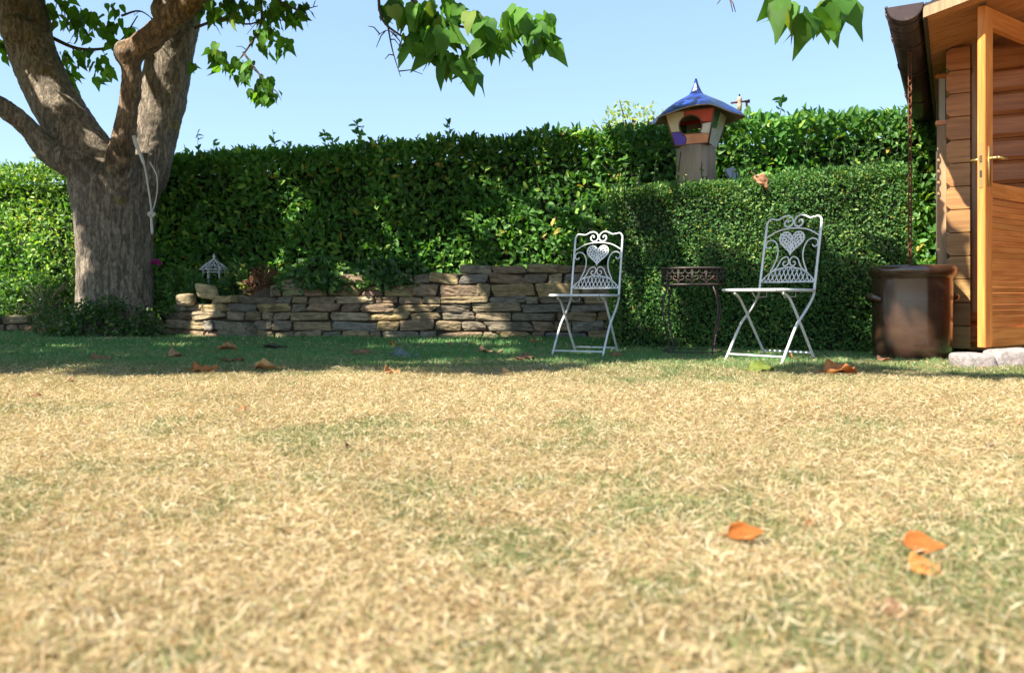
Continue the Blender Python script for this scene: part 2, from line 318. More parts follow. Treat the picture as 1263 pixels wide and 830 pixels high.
def hedge(name, label, cat, A, B, th, zt, z0, dens, depth, wave, seed, Lr, ratio, cols, mat, T, inset, new=.1, shoots=0, group=None):
    root = empty(name, (A[0], A[1], 0), label, cat, group); root_loc = np.array([A[0], A[1], 0])
    p, nr = sprig_positions(A, B, th, zt, z0, dens, depth, wave, seed)
    st = []
    if shoots:
        AA = np.array(A[:2]); BB = np.array(B[:2]); u = (BB - AA); Lh = np.linalg.norm(u); u /= Lh; nb = np.array([-u[1], u[0]])
        for _ in range(shoots):
            s = random.uniform(0, Lh); t = random.uniform(0, th * .7); h = random.choice([.06, .08, .1, .12, .2, .26]); z = zt[0] + (zt[1] - zt[0]) * s / Lh
            q = AA + u * s + nb * t; lean = np.array([random.uniform(-.3, .3), random.uniform(-.2, .2)]) * h; n_ = int(4 + h * 45)
            f = rng.random(n_); pp = np.stack([q[0] + lean[0] * f, q[1] + lean[1] * f, z - .05 + (h + .05) * f], 1); p = np.concatenate([p, pp]); nr = np.concatenate([nr, np.tile([0, 0, .8], (n_, 1)) + rng.normal(0, .6, (n_, 3))])
            st.append([(q[0] - A[0], q[1] - A[1], z - .1), (q[0] + lean[0] - A[0], q[1] + lean[1] - A[1], z + h)])
    n = len(p); d, N = leaf_frames(nr); L = rng.uniform(*Lr, n); t = rng.random(n); c = mixcol(cols[0], cols[1], t)
    big = vnoise(p[:, 0], p[:, 2], .5, seed + 8); c *= (.72 + .56 * big)[:, None]; patch = vnoise(p[:, 0] * .8 + p[:, 2], p[:, 2] + p[:, 1], .35, seed + 7); nw = rng.random(n) < new * 2 * patch; c[nw] = mixcol(cols[2], cols[3], t)[nw]
    yl = rng.random(n) < .008; c[yl] = (.45, .33, .06)
    scatter_mesh('foliage', T, p - root_loc, d, N, L, L * ratio, c, mat, root)
    mb = MB(); hedge_core(mb, (0, 0), (B[0] - A[0], B[1] - A[1]), th, zt, 0.0, inset)  # solid dark box added inside the hedge to block light
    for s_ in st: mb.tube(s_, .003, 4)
    mb.build('blocker_and_shoots', M_core, root)
    return root
LCOL = ((.045, .135, .028), (.12, .27, .05), (.22, .38, .06), (.32, .46, .09))
PCOL = ((.038, .115, .03), (.11, .235, .057), (.17, .28, .06), (.28, .36, .09))
# tall laurel hedge behind the stone wall: from behind the tree towards the shed
hedge('laurel_hedge', 'tall dark green large-leaved hedge running behind the stone wall and the bird house', 'hedge',
      (-4.95, 9.45), (5.2, 6.95), .95, (2.03, 2.14), .05, 1350, .09, .05, 21, (.06, .11), .50, LCOL, M_laurel, T_LAUREL, .2, .10, 26)
hedge('privet_hedge', 'clipped small-leaved hedge behind the metal table and chairs', 'hedge',
      (.74, 6.08), (2.86, 5.66), .62, (1.21, 1.35), .01, 9500, .04, .018, 31, (.018, .036), .55, PCOL, M_privet, T_SMALL, .09, .14, 60)
hedge('bright_hedge', 'bright yellow-green sunlit hedge at the left edge behind the tree', 'hedge',
      (-8.2, 9.9), (-5.05, 9.5), .9, (1.98, 2.02), .05, 1700, .12, .05, 41, (.04, .085), .45,
      ((.07, .17, .03), (.16, .32, .05), (.28, .45, .07), (.38, .52, .10)), M_plant, T_LAUREL, .22, .3, 50)

# ------------------------------------------------------------ stone walls and beds
def stone_geom(mb, c, sx, sy, sz, colr, seed, M=None, SQ=7):
    """one rounded, chipped block"""
    n = 7 if SQ > 7 else 5; r = np.random.default_rng(seed); g = np.linspace(-1, 1, n); vs = {}; V = []; Fc = []
    def vid(i, j, k):
        key = (i, j, k)
        if key not in vs:
            p = np.array([g[i], g[j], g[k]]); q = p / (np.sum(np.abs(p) ** SQ) ** (1 / SQ)) if np.any(p) else p
            vs[key] = len(V); V.append(q)
        return vs[key]
    for a in range(n - 1):
        for b in range(n - 1):
            for s in (0, n - 1):
                for ax in range(3):
                    qs = []
                    for da, db in ((0, 0), (1, 0), (1, 1), (0, 1)):
                        ijk = [0, 0, 0]; ijk[ax] = s; ijk[(ax + 1) % 3] = a + da; ijk[(ax + 2) % 3] = b + db; qs.append(vid(*ijk))
                    Fc.append(tuple(qs) if s else tuple(reversed(qs)))
    V = np.array(V); am = r.normal(0, 1, (3, 3)); ph = r.uniform(0, 6, 3)
    disp = sum(np.sin(V @ (am[i] * 2.2) + ph[i]) for i in range(3)) / 3
    V = V * (1 + .10 * disp[:, None] * np.array([.5, 1, 1]))
    V[:, 2] += .12 * r.normal() * V[:, 0]; V[:, 0] += .1 * r.normal() * V[:, 2]; V += r.normal(0, .028 if SQ <= 7 else .022, V.shape)
    pts = [Vector((c[0] + v[0] * sx / 2, c[1] + v[1] * sy / 2, c[2] + v[2] * sz / 2)) for v in V]
    if M: pts = [M @ p for p in pts]
    mb.add(pts, Fc, colr)
STC = [(.38, .31, .20), (.32, .27, .19), (.28, .25, .20), (.40, .32, .18), (.23, .20, .16), (.33, .25, .18), (.26, .25, .23), (.44, .37, .26)]
def wall_run(name, label, path, topz, course=(.065, .135), lens=(.10, .48), depth=.22, rough=1.0, parent=None):
    root = empty(name, (*path[0], 0), label, 'stone wall'); mb = MB(); pl = [Vector(p) for p in path]
    seg = [(pl[i + 1] - pl[i]).length for i in range(len(pl) - 1)]; tot = sum(seg)
    def at(s):
        s = min(max(s, 0), tot - 1e-6)
        for i, l in enumerate(seg):
            if s <= l: d = (pl[i + 1] - pl[i]) / l; return pl[i] + d * s, d
            s -= l
        return pl[-1], (pl[-1] - pl[-2]).normalized()
    z = -.05; k = 0; cap_done = False
    while z < max(t for _, t in topz):
        h = random.uniform(*course); s = -random.uniform(0, .15)
        while s < tot:
            p, d = at(s); tz = np.interp(max(s, 0), [a for a, _ in topz], [b for _, b in topz]); ln = random.uniform(*lens)
            if rough > 1 and random.random() < .35: ln *= .6
            if z + h * .6 < tz:
                hh = h * random.uniform(.86, 1.0); last = z + 1.6 * h > tz
                M = Matrix.Translation((p.x - pl[0].x, p.y - pl[0].y, 0)) @ Matrix.Rotation(math.atan2(d.y, d.x), 4, 'Z') @ Matrix.Rotation(random.gauss(0, .02 * rough), 4, 'Y')
                cc = random.choice(STC); f = random.uniform(.72, 1.15); cc = tuple(x * f for x in cc)
                if random.random() < .25 and hh > .10:      # two thin stones instead of one
                    for q in (0, 1): stone_geom(mb, (ln / 2, depth / 2 + random.uniform(-.012, .02) * rough, z + hh * (.25 + .5 * q)), ln * .97, depth, hh * .5, tuple(x * random.uniform(.85, 1.1) for x in cc), random.randrange(10 ** 6), M, 14)
                else: stone_geom(mb, (ln / 2, depth / 2 + random.uniform(-.015, .025) * rough, z + hh / 2), ln * .985, depth, hh * 1.02, cc, random.randrange(10 ** 6), M, random.choice((10, 16, 26)) if rough <= 1 else 7)
            s += ln + random.uniform(.0, .012)
        z += h
    mb.build('stones', M_stone, root, False)
    # dark rubble hearting behind the face
    b = MB(); n = 24
    for i in range(n):
        s0, s1 = tot * i / n, tot * (i + 1) / n; p0, d0 = at(s0); p1, d1 = at(s1); q = lambda p, d, o: Vector((p.x - d.y * o - pl[0].x, p.y + d.x * o - pl[0].y, 0))
        za = np.interp(s0, [a for a, _ in topz], [b_ for _, b_ in topz]) - .09; zb = np.interp(s1, [a for a, _ in topz], [b_ for _, b_ in topz]) - .09
        vs = []
        for (p, d, zz) in ((p0, d0, za), (p1, d1, zb)):
            for o, z_ in ((.06, -.05), (.06, zz), (.34, zz), (.34, -.05)): v = q(p, d, o); vs.append((v.x, v.y, z_))
        b.add(vs, [(0, 4, 5, 1), (1, 5, 6, 2), (2, 6, 7, 3), (0, 1, 2, 3), (4, 7, 6, 5)])
    b.build('rubble_core', M_soil, root)
    return root
wall_run('stone_wall', 'dry stone wall of stacked tan and grey blocks below the tall hedge',
         [(-3.62, 8.28), (-2.9, 7.9), (-1.6, 7.78), (.0, 7.72), (1.35, 7.6)],
         [(0, .30), (.5, .42), (.95, .44), (1.25, .58), (2.0, .64), (3.0, .70), (4.0, .76), (5.2, .78)])
wall_run('stone_wall', 'low rough stone edging left of the tree under the bright hedge',
         [(-8.0, 9.35), (-6.2, 9.1), (-4.6, 8.95)], [(0, .24), (3.5, .22)], (.06, .11), (.12, .3), rough=1.6)
def bed(name, quads, col_m):
    mb = MB()
    for fr, bk, in quads: pass
    return mb
mb = MB()                                           # raised soil behind the wall
xs = np.linspace(-4.3, 2.2, 27)
def fy(x): return float(np.interp(x, [-4.3, -3.62, -2.9, -1.6, 0, 1.35, 2.2], [8.6, 8.42, 8.04, 7.92, 7.86, 7.74, 7.7]))
def tz(x): return float(np.interp(x, [-4.3, -3.6, -3.1, -2.6, -2.1, -1.5, -.6, .6, 2.2], [.12, .22, .34, .36, .54, .57, .60, .66, .67]))
for i in range(len(xs) - 1):
    a, b_ = xs[i], xs[i + 1]; vs = []
    for x in (a, b_): vs += [(x, fy(x), -.05), (x, fy(x), tz(x)), (x, fy(x) + .7, tz(x) + .06), (x, fy(x) + 2.6, tz(x) + .06), (x, fy(x) + 2.6, -.05)]
    mb.add(vs, [(0, 5, 6, 1), (1, 6, 7, 2), (2, 7, 8, 3), (3, 8, 9, 4)] + ([(0, 1, 2, 3, 4)] if i == 0 else []) + ([(9, 8, 7, 6, 5)] if i == len(xs) - 2 else []))
tag(mb.build('flower_bed_soil', M_soil), kind='structure')
mb = MB(); mb.add([(-9, 9.5, .16), (-4.6, 9.12, .14), (-4.3, 8.9, .05), (-4.3, 11, .2), (-9, 11, .2)], [(0, 1, 2, 3, 4)]); tag(mb.build('flower_bed_soil', M_soil), kind='structure')

# ------------------------------------------------------------ the tree
TY = 8.25
tree = empty('broadleaf_tree', (P(142, 415, TY).x, TY, 0), 'broad tree with a thick grey-brown trunk forking into four limbs, overhanging the lawn', 'tree')
TO = Vector(tree.location)
def tp(px, py, Y=TY): return P(px, py, Y) - TO
px2m = TY / F
def trunk_mesh():
    mb = MB()
    def limb(pts, n=20):
        ps = spline([tp(x, y, TY + dy) for x, y, w_, dy in pts], 5); ws = [Vector((w_, 0, 0)) for *_, w_, dy in [(a, b, c, d) for a, b, c, d in pts]]
        wl = spline(ws, 5); mb.tube(ps, [max(.01, v.x * px2m / 2) for v in wl], n)
    # (pixel x, pixel y, width in pixels, depth offset)
    limb([(142, 440, 150, 0), (142, 416, 118, 0), (143, 396, 98, 0), (143, 360, 88, 0), (142, 310, 87, 0), (141, 260, 92, 0), (141, 225, 100, 0), (143, 204, 84, 0)], 28)
    limb([(132, 225, 74, 0), (112, 196, 68, 0), (84, 152, 59, .02), (47, 84, 57, .1), (26, 0, 54, .2), (10, -80, 52, .3), (-20, -180, 40, .5)])
    limb([(140, 225, 50, -.15), (100, 206, 38, -.22), (62, 188, 29, -.28), (36, 160, 25, -.35), (0, 131, 24, -.5), (-50, 100, 28, -.7), (-110, 40, 24, -1.0), (-170, -60, 18, -1.4)])
    limb([(150, 262, 40, .0), (150, 226, 44, -.2), (150, 190, 31, -.34), (157, 140, 24, -.4), (162, 95, 23, -.4), (163, 68, 25, -.42), (186, 48, 28, -.45), (210, 25, 28, -.5), (240, -5, 31, -.55), (290, -60, 30, -.8), (360, -130, 24, -1.4)])
    limb([(166, 232, 60, .0), (181, 205, 56, .05), (196, 152, 53, .1), (207, 84, 56, .12), (216, 40, 53, .12), (223, 0, 52, .12), (228, -80, 50, .1), (250, -190, 40, 0)])
    for (x, y, r_, dy) in ((20, 36, 20, -.1), (158, 66, 17, -.42), (205, 12, 18, -.1)):
        p = tp(x, y, TY + dy); mb.tube([p + Vector((0, .06, -.03)), p + Vector((0, -.02, 0)), p + Vector((0, -.12, .04))], [r_ * px2m, r_ * px2m, r_ * px2m * .5], 10)
    for a in range(7):                                            # root flare
        an = a * 2 * PI / 7 + .3; d = Vector((math.cos(an), math.sin(an), 0)); mb.tube([d * .2 + Vector((0, 0, .35)), d * .34 + Vector((0, 0, .13)), d * .46 + Vector((0, 0, .0)), d * .56 + Vector((0, 0, -.08))], [.15, .13, .09, .05], 10)
    me = bpy.data.meshes.new('t'); me.from_pydata(mb.v, [], mb.f)
    o = bpy.data.objects.new('t', me); col.objects.link(o)
    m = o.modifiers.new('r', 'REMESH'); m.mode = 'VOXEL'; m.voxel_size = .021
    s = o.modifiers.new('s', 'SMOOTH'); s.factor = .6; s.iterations = 7
    for sc, stg in ((.35, .05), (.12, .018), (.03, .010)):
        t = bpy.data.textures.new('n', 'CLOUDS'); t.noise_scale = sc; t.noise_depth = 2
        d = o.modifiers.new('d', 'DISPLACE'); d.texture = t; d.strength = stg; d.mid_level = .5; d.texture_coords = 'LOCAL'
    dg = bpy.context.evaluated_depsgraph_get(); dg.update(); me2 = bpy.data.meshes.new_from_object(o.evaluated_get(dg)); bpy.data.objects.remove(o)
    me2.materials.clear(); me2.name = 'trunk'
    n = len(me2.vertices); co = np.empty(n * 3); me2.vertices.foreach_get('co', co); co = co.reshape(-1, 3); c = np.ones((n, 4), 'f')
    def segd(pts):
        best = np.full(n, 9.)
        for a, b_ in zip(pts[:-1], pts[1:]):
            a = np.array(a); d = np.array(b_) - a; t_ = np.clip(((co - a) @ d) / (d @ d), 0, 1); best = np.minimum(best, np.linalg.norm(co - a - t_[:, None] * d, axis=1))
        return best
    nz = vnoise(co[:, 0] + co[:, 1], co[:, 2], .07, 61)
    dc = segd([tp(x, y, TY + dy) for x, y, dy in ((150, 190, -.36), (157, 140, -.4), (162, 95, -.4), (163, 68, -.42), (186, 48, -.45), (210, 25, -.5), (290, -60, -.8))])
    k = 1 - sstep(.13, .19, dc); c[:, :3] *= (1 - k[:, None]) + k[:, None] * np.array([1.02, .84, .70])      # the inner limb has redder, smoother bark
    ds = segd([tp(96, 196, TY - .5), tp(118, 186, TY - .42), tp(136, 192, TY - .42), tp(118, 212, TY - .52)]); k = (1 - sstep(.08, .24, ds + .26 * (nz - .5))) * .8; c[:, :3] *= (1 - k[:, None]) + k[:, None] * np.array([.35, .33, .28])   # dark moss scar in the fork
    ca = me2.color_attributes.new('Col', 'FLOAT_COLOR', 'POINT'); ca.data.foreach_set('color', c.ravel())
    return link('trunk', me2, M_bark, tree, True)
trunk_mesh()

# branches with leaves seen at the top of the picture; and the crown above the frame
K = Vector((to_sun.x / to_sun.z, to_sun.y / to_sun.z))           # horizontal step towards the sun per metre of height
def spray(branches, clusters, Ls, seed=0):
    """branches: [(pixel polyline, depth, start width px)]; clusters: (cx, cy, rx, ry, n, depth, depth spread)"""
    for pl, Y, w0 in branches:
        mb = MB(); ps = spline([tp(x, y, Y + (dy[0] if dy else 0)) for x, y, *dy in pl], 5); m = len(ps)
        mb.tube(ps, [max(.0025, w0 * Y / F / 2 * (1 - .75 * i / m)) for i in range(m)], 7)
        for i in range(3, m - 1, 3):
            e = ps[i] + Vector((random.uniform(-.16, .16), random.uniform(-.15, .15), random.uniform(-.16, .05))); mb.tube([ps[i], (ps[i] + e) / 2 + Vector((0, 0, .02)), e], [.005, .004, .002], 5)
        mb.build('branch', M_twig, tree, True)
    pos = []; L = []
    for cx, cy, rx, ry, n, Y, dy in clusters:
        for _ in range(int(n * 1.55)):
            a = random.uniform(0, 2 * PI); r = math.sqrt(random.random()); y_ = Y + random.uniform(-dy, dy)
            pos.append(tp(cx + rx * r * math.cos(a), cy + ry * r * math.sin(a), y_)); L.append(random.uniform(*Ls))
    pos = np.array(pos); n = len(pos)
    d = norm(np.stack([rng.normal(0, .5, n), rng.normal(0, .5, n), -rng.uniform(.45, 1.1, n)], 1)); N = norm(np.stack([rng.normal(0, .8, n), -np.abs(rng.normal(.7, .6, n)), rng.normal(.25, .4, n)], 1))
    return pos, d, N, np.array(L)
SP = []
SP.append(spray([([(60, -10), (85, 20), (95, 45), (92, 55)], 8.6, 5), ([(60, 45), (95, 60), (130, 60), (150, 50), (170, 20)], 8.6, 5), ([(150, 20), (172, 14), (190, 25)], 8.6, 3)],
                [(85, 12, 26, 18, 20, 8.6, .3), (110, 30, 26, 16, 20, 8.6, .3), (150, 42, 24, 20, 24, 8.6, .3), (100, 68, 30, 10, 16, 8.6, .3), (85, 90, 13, 16, 13, 8.6, .25), (125, 82, 14, 18, 14, 8.6, .25), (140, 10, 14, 8, 5, 8.6, .2), (2, 62, 6, 12, 6, 8.4, .1)], (.085, .135)))
SP.append(spray([([(240, 35), (275, 24), (310, 30), (345, 10)], 7.9, 4), ([(320, -10), (322, 30), (300, 68), (285, 82)], 7.8, 4), ([(330, -8), (365, 12), (392, 8)], 7.8, 3), ([(300, 65), (330, 105), (340, 112)], 7.8, 3)],
                [(262, 10, 14, 14, 14, 7.9, .3), (290, 12, 26, 14, 30, 7.9, .3), (340, 14, 32, 18, 34, 7.8, .3), (370, 14, 14, 16, 8, 7.8, .2), (335, 45, 24, 20, 20, 7.8, .3), (268, 68, 11, 16, 12, 7.8, .2), (298, 82, 22, 12, 20, 7.8, .2), (325, 108, 20, 17, 26, 7.8, .2), (238, 75, 4, 6, 2, 7.9, .1)], (.08, .13)))
SP.append(spray([([(466, -10), (472, 25), (495, 45), (520, 60), (545, 75)], 5.5, 4), ([(478, 30), (484, 62), (494, 95)], 5.5, 2.5), ([(505, -8), (525, 22), (555, 50), (570, 62)], 5.4, 8), ([(540, 28), (580, 35), (620, 38), (655, 30)], 5.4, 4), ([(490, 45), (478, 38), (466, 44)], 5.5, 1.5)],
                [(482, 6, 14, 8, 6, 5.5, .2), (512, 16, 18, 12, 12, 5.4, .25), (548, 15, 24, 18, 18, 5.4, .3), (535, 42, 28, 14, 16, 5.4, .3), (508, 48, 12, 12, 6, 5.4, .2), (540, 68, 14, 12, 7, 5.4, .15), (576, 74, 16, 16, 10, 5.4, .2), (600, 45, 20, 10, 10, 5.4, .2), (590, 22, 18, 12, 8, 5.4, .25), (640, 20, 20, 14, 12, 5.3, .2), (672, 28, 18, 16, 11, 5.3, .2), (655, 50, 12, 14, 5, 5.3, .15), (680, 50, 8, 10, 3, 5.3, .1), (601, 55, 10, 6, 3, 5.4, .1)], (.115, .165)))
SP.append(spray([([(900, -60), (950, -30), (1000, -12), (1030, -5)], 4.8, 7), ([(895, -20), (897, -6), (901, 2)], 4.9, 2)],
                [(966, -2, 9, 8, 3, 4.8, .1), (978, 10, 6, 5, 2, 4.8, .1), (996, 14, 10, 8, 3, 4.75, .06), (1024, 4, 11, 8, 4, 4.8, .1), (1042, 0, 6, 6, 2, 4.8, .1)], (.17, .215)))
def crown():
    n = 150000; z = 3.2 + 2.9 * rng.beta(1.6, 2.2, n)
    gx = rng.uniform(-7.5, 4.6, n); gy = rng.uniform(3.9, 12.2, n)
    x = gx + z * K.x; y = gy + z * K.y
    # the crown's outline on the lawn is ragged; inside it the leaves stand in clumps with gaps between
    edge = 4.22 + .5 * (vnoise(gx, gx * 0, 1.1, 51) - .5) + .55 * (vnoise(gx, gx * 0, .35, 52) - .5) + .45 * sstep(-.2, 1.0, gx) * sstep(2.0, 1.2, gx)
    cl = .5 * vnoise(gx, gy, .8, 53) + .3 * vnoise(gx, gy, .38, 54) + .2 * vnoise(x, z * 3 + y, .5, 55)
    thr = .31 + .10 * sstep(1.5, 4.2, gx) + .13 * sstep(6.3, 4.6, gy) * vnoise(gx, gy * 2.5, .5, 57)
    k = (gy > edge) & (cl > thr) & (gx < 4.9 - .25 * np.abs(gy - 7.5)) & (gx > -7.2 + .2 * np.abs(gy - 8))
    for (ex_, ey_, ra, rb_) in ((2.05, 4.40, .50, .09), (2.5, 4.02, .50, .07), (1.75, 4.18, .28, .05), (2.7, 4.3, .3, .06)): k |= (((gx - ex_) / ra) ** 2 + ((gy - ey_) / rb_) ** 2 < 1)  # extra unseen leaf clumps added to cast shadow streaks near the crock
    k &= (y < .3) | (z > .62 + .378 * y)                           # nothing hangs into the picture that the photo does not show
    p = np.stack([x, y, z], 1); S = np.array(to_sun)
    # gaps through which the sun reaches what the photo shows lit: (target, radius)
    holes = [(P(101, 305, TY) + Vector((0, -.2, 0)), .22), (P(105, 345, TY) + Vector((0, -.2, 0)), .16), (P(197, 140, TY - .1), .20), (P(205, 110, TY - .1), .14), (P(205, 10, TY), .12), (P(575, 385, 7.7), .16), (P(572, 350, 7.7), .13), (P(600, 395, 7.7), .14), (P(578, 365, 7.7), .10), (P(240, 378, 7.95), .15), (P(235, 405, 7.95), .14), (P(330, 400, 7.8), .07),
             (P(465, 380, 7.7), .10), (P(530, 368, 7.7), .07), (P(690, 340, 7.65), .05), (P(484, 365, 7.7), .08), (P(20, 250, 9.7), .75), (P(10, 330, 9.6), .6), (P(-80, 270, 9.8), .9), (P(60, 225, 9.6), .35), (P(430, 235, 8.3), .25), (P(660, 210, 8), .3), (P(510, 270, 8.2), .22), (P(640, 270, 8), .2), (P(560, 195, 8.1), .2), (P(340, 230, 8.7), .16), (P(400, 290, 8.3), .12), (P(600, 300, 7.9), .12), (P(880, 260, 5.9), .10), (P(790, 228, 6.1), .16), (P(960, 212, 5.9), .2), (P(1080, 203, 5.8), .22), (P(1150, 200, 5.8), .16), (P(775, 320, 6.05), .22), (P(830, 270, 6), .16), (P(800, 250, 5.95), .12), (P(1100, 250, 5.6), .25), (P(230, 290, 8.9), .12), (P(265, 310, 8.6), .16), (P(430, 330, 7.8), .12), (P(365, 320, 8.0), .14),
             (P(950, 175, 7.3), .5), (P(1060, 170, 7.1), .6), (P(1010, 145, 7.2), .5), (P(900, 150, 7.3), .3), (P(860, 115, 6.7), .2), (P(1250, 340, 4.8), .34), (P(1240, 220, 4.75), .3), (P(1235, 90, 4.7), .3), (P(1115, 400, 5.0), .12), (P(1215, 438, 4.5), .3), (P(1130, 20, 4.9), .3),
             (P(1070, 360, 5.5), .14), (P(835, 390, 5.9), .07), (P(740, 190, 8), .2), (P(945, 360, 4.9), .10), (P(725, 370, 5.6), .12), (P(720, 430, 5.6), .12), (P(900, 235, 5.9), .25), (P(1040, 215, 5.7), .3), (P(300, 345, 8.1), .12), (P(560, 425, 7), .18), (P(230, 430, 6.5), .14), (P(100, 430, 6.4), .12), (P(620, 428, 6.6), .15), (P(480, 432, 6.2), .10)]
    for i_, (t, r) in enumerate(holes):
        t = np.array(t); q = p - t; al = q @ S; dist = np.linalg.norm(q - al[:, None] * S[None], axis=1); k &= ~((dist < r + (.13 if i_ < 3 else .05 if r < .155 else .11)) & (al > 0))
    idx = np.where(k)[0]; idx = idx[:30000]; p = p[idx]; n = len(p)
    N = norm(np.stack([rng.normal(0, .55, n), rng.normal(0, .55, n), np.ones(n)], 1)); d = norm(np.stack([rng.normal(0, 1, n), rng.normal(0, 1, n), rng.normal(-.5, .4, n)], 1))
    return p - np.array(TO), d, N, rng.uniform(.13, .21, n)
SP.append(crown())
cat = np.concatenate; pos = cat([s[0] for s in SP]); t = rng.random(len(pos)); LL = cat([s[3] for s in SP])
cc = mixcol((.05, .14, .022), (.13, .29, .04), t); br = rng.random(len(t)) < .006; cc[br] = (.22, .12, .04); ye = rng.random(len(t)) < .06; cc[ye] = mixcol((.12, .22, .03), (.24, .30, .05), t)[ye]; dk = rng.random(len(t)) < .25; cc[dk] *= .6
scatter_mesh('crown', T_HEART, pos, cat([s[1] for s in SP]), cat([s[2] for s in SP]), LL, LL * .82, cc, M_treeleaf, tree, smooth=True)
for pts, r0 in (([(-.6, 0, 4.2), (-1.2, -1.5, 4.7), (-2.4, -3.2, 4.9), (-3.2, -4.6, 5.0)], .09), ([(.35, 0, 4.6), (.1, -1.6, 5.0), (-.6, -3.4, 5.0), (-1.2, -5.0, 4.8)], .09),
                ([(1.9, -1.5, 4.4), (2.6, -2.0, 4.1), (3.4, -2.5, 3.55), (3.15, -2.8, 2.9)], .05), ([(.9, -.6, 3.9), (1.2, -.6, 4.0), (1.75, -.6, 3.65)], .04), ([(2.4, -1.9, 4.3), (3.9, -2.9, 3.7), (5.5, -3.4, 2.75)], .04),
                ([(-2.6, -1.4, 3.9), (-3.4, -2.6, 4.4), (-3.9, -3.4, 4.7)], .07), ([(.4, 0, 4.9), (-.9, .3, 5.4), (-2.3, 0, 5.5)], .07), ([(-2.4, -3.2, 4.9), (-1.3, -4.2, 4.6)], .05)):
    mb = MB(); ps = spline(pts, 5); mb.tube(ps, [r0 * (1 - .8 * i / len(ps)) for i in range(len(ps))], 8); mb.build('branch', M_twig, tree, True)

# rope
rp = empty('rope', P(170, 175, TY - .55), 'pale rope looped from the tree fork with its knotted end hanging beside the trunk', 'rope'); O = Vector(rp.location)
mb = MB(); Y = TY - .48
mb.tube(spline([P(x, y, Y) - O for x, y in ((165, 168), (168, 178), (173, 190), (179, 208), (183, 232), (186, 252), (187, 262))], 5), [.020] * 8 + [.016] * 6 + [.009] * 17, 8)
mb.tube(spline([P(x, y, Y + .02) - O for x, y in ((185, 200), (193, 216), (194, 235), (191, 252), (187, 263))], 5), .006, 6)
mb.tube(spline([P(x, y, Y) - O for x, y in ((186, 262), (187, 275), (188, 289))], 4), [.012] * 5 + [.014] * 3 + [.010], 6)
mb.build('strand', M_rope, rp, True)
mb = MB(); kc = P(187, 265, Y) - O
mb.tube([kc + Vector((.028 * math.cos(a), .012 * math.sin(2 * a), .022 * math.sin(a))) for a in np.linspace(0, 2 * PI, 16)], .012, 6); mb.tube([kc + Vector((.02 * math.sin(a), .02 * math.cos(a), .012 * math.sin(3 * a))) for a in np.linspace(0, 2 * PI, 16)], .012, 6)
mb.build('knot', M_rope, rp, True)

# ------------------------------------------------------------ garden chairs
def heart_plate():
    cu = bpy.data.curves.new('h', 'CURVE'); cu.dimensions = '2D'; cu.fill_mode = 'BOTH'; cu.extrude = .0022
    def poly(pts):
        s = cu.splines.new('POLY'); s.points.add(len(pts) - 1); s.use_cyclic_u = True
        for p, q in zip(s.points, pts): p.co = (q[0], q[1], 0, 1)
    H = [(16 * math.sin(t) ** 3, 13 * math.cos(t) - 5 * math.cos(2 * t) - 2 * math.cos(3 * t) - math.cos(4 * t)) for t in np.linspace(0, 2 * PI, 56, endpoint=False)]
    sx = .0056; poly([(x * sx, (y + 2.5) * sx * 1.02) for x, y in H])
    def drop(cx, cy, a, l, wd):
        pts = []
        for t in np.linspace(0, 2 * PI, 14, endpoint=False):
            u = l * math.cos(t) / 2; v = wd * math.sin(t) / 2 * (1 - .55 * math.cos(t)); pts.append((cx + u * math.cos(a) - v * math.sin(a), cy + u * math.sin(a) + v * math.cos(a)))
        poly(pts)
    for s in (1, -1):
        for (x, y, a, l, wd) in ((.014, .052, 70, .022, .008), (.034, .072, 40, .020, .009), (.055, .072, -10, .018, .009), (.070, .052, -60, .020, .009), (.072, .028, -100, .018, .008), (.045, .050, 20, .020, .010), (.052, .030, -20, .020, .010), (.030, .036, 60, .022, .010), (.014, .026, 95, .020, .008),
                                 (.058, .008, -120, .018, .008), (.034, .014, 10, .020, .009), (.016, .000, 80, .018, .008), (.042, -.010, -120, .018, .008), (.024, -.020, -100, .016, .008), (.012, -.040, 80, .018, .007), (.028, -.036, -130, .012, .006)):
            a_ = R(a) if s > 0 else PI - R(a); drop(s * x * 1.0, y * .92, a_, l * .92, wd)
    drop(0, .012, PI / 2, .014, .007)
    o = bpy.data.objects.new('h', cu); col.objects.link(o); dg = bpy.context.evaluated_depsgraph_get(); me = bpy.data.meshes.new_from_object(o.evaluated_get(dg)); bpy.data.objects.remove(o); return me
HEART = heart_plate()
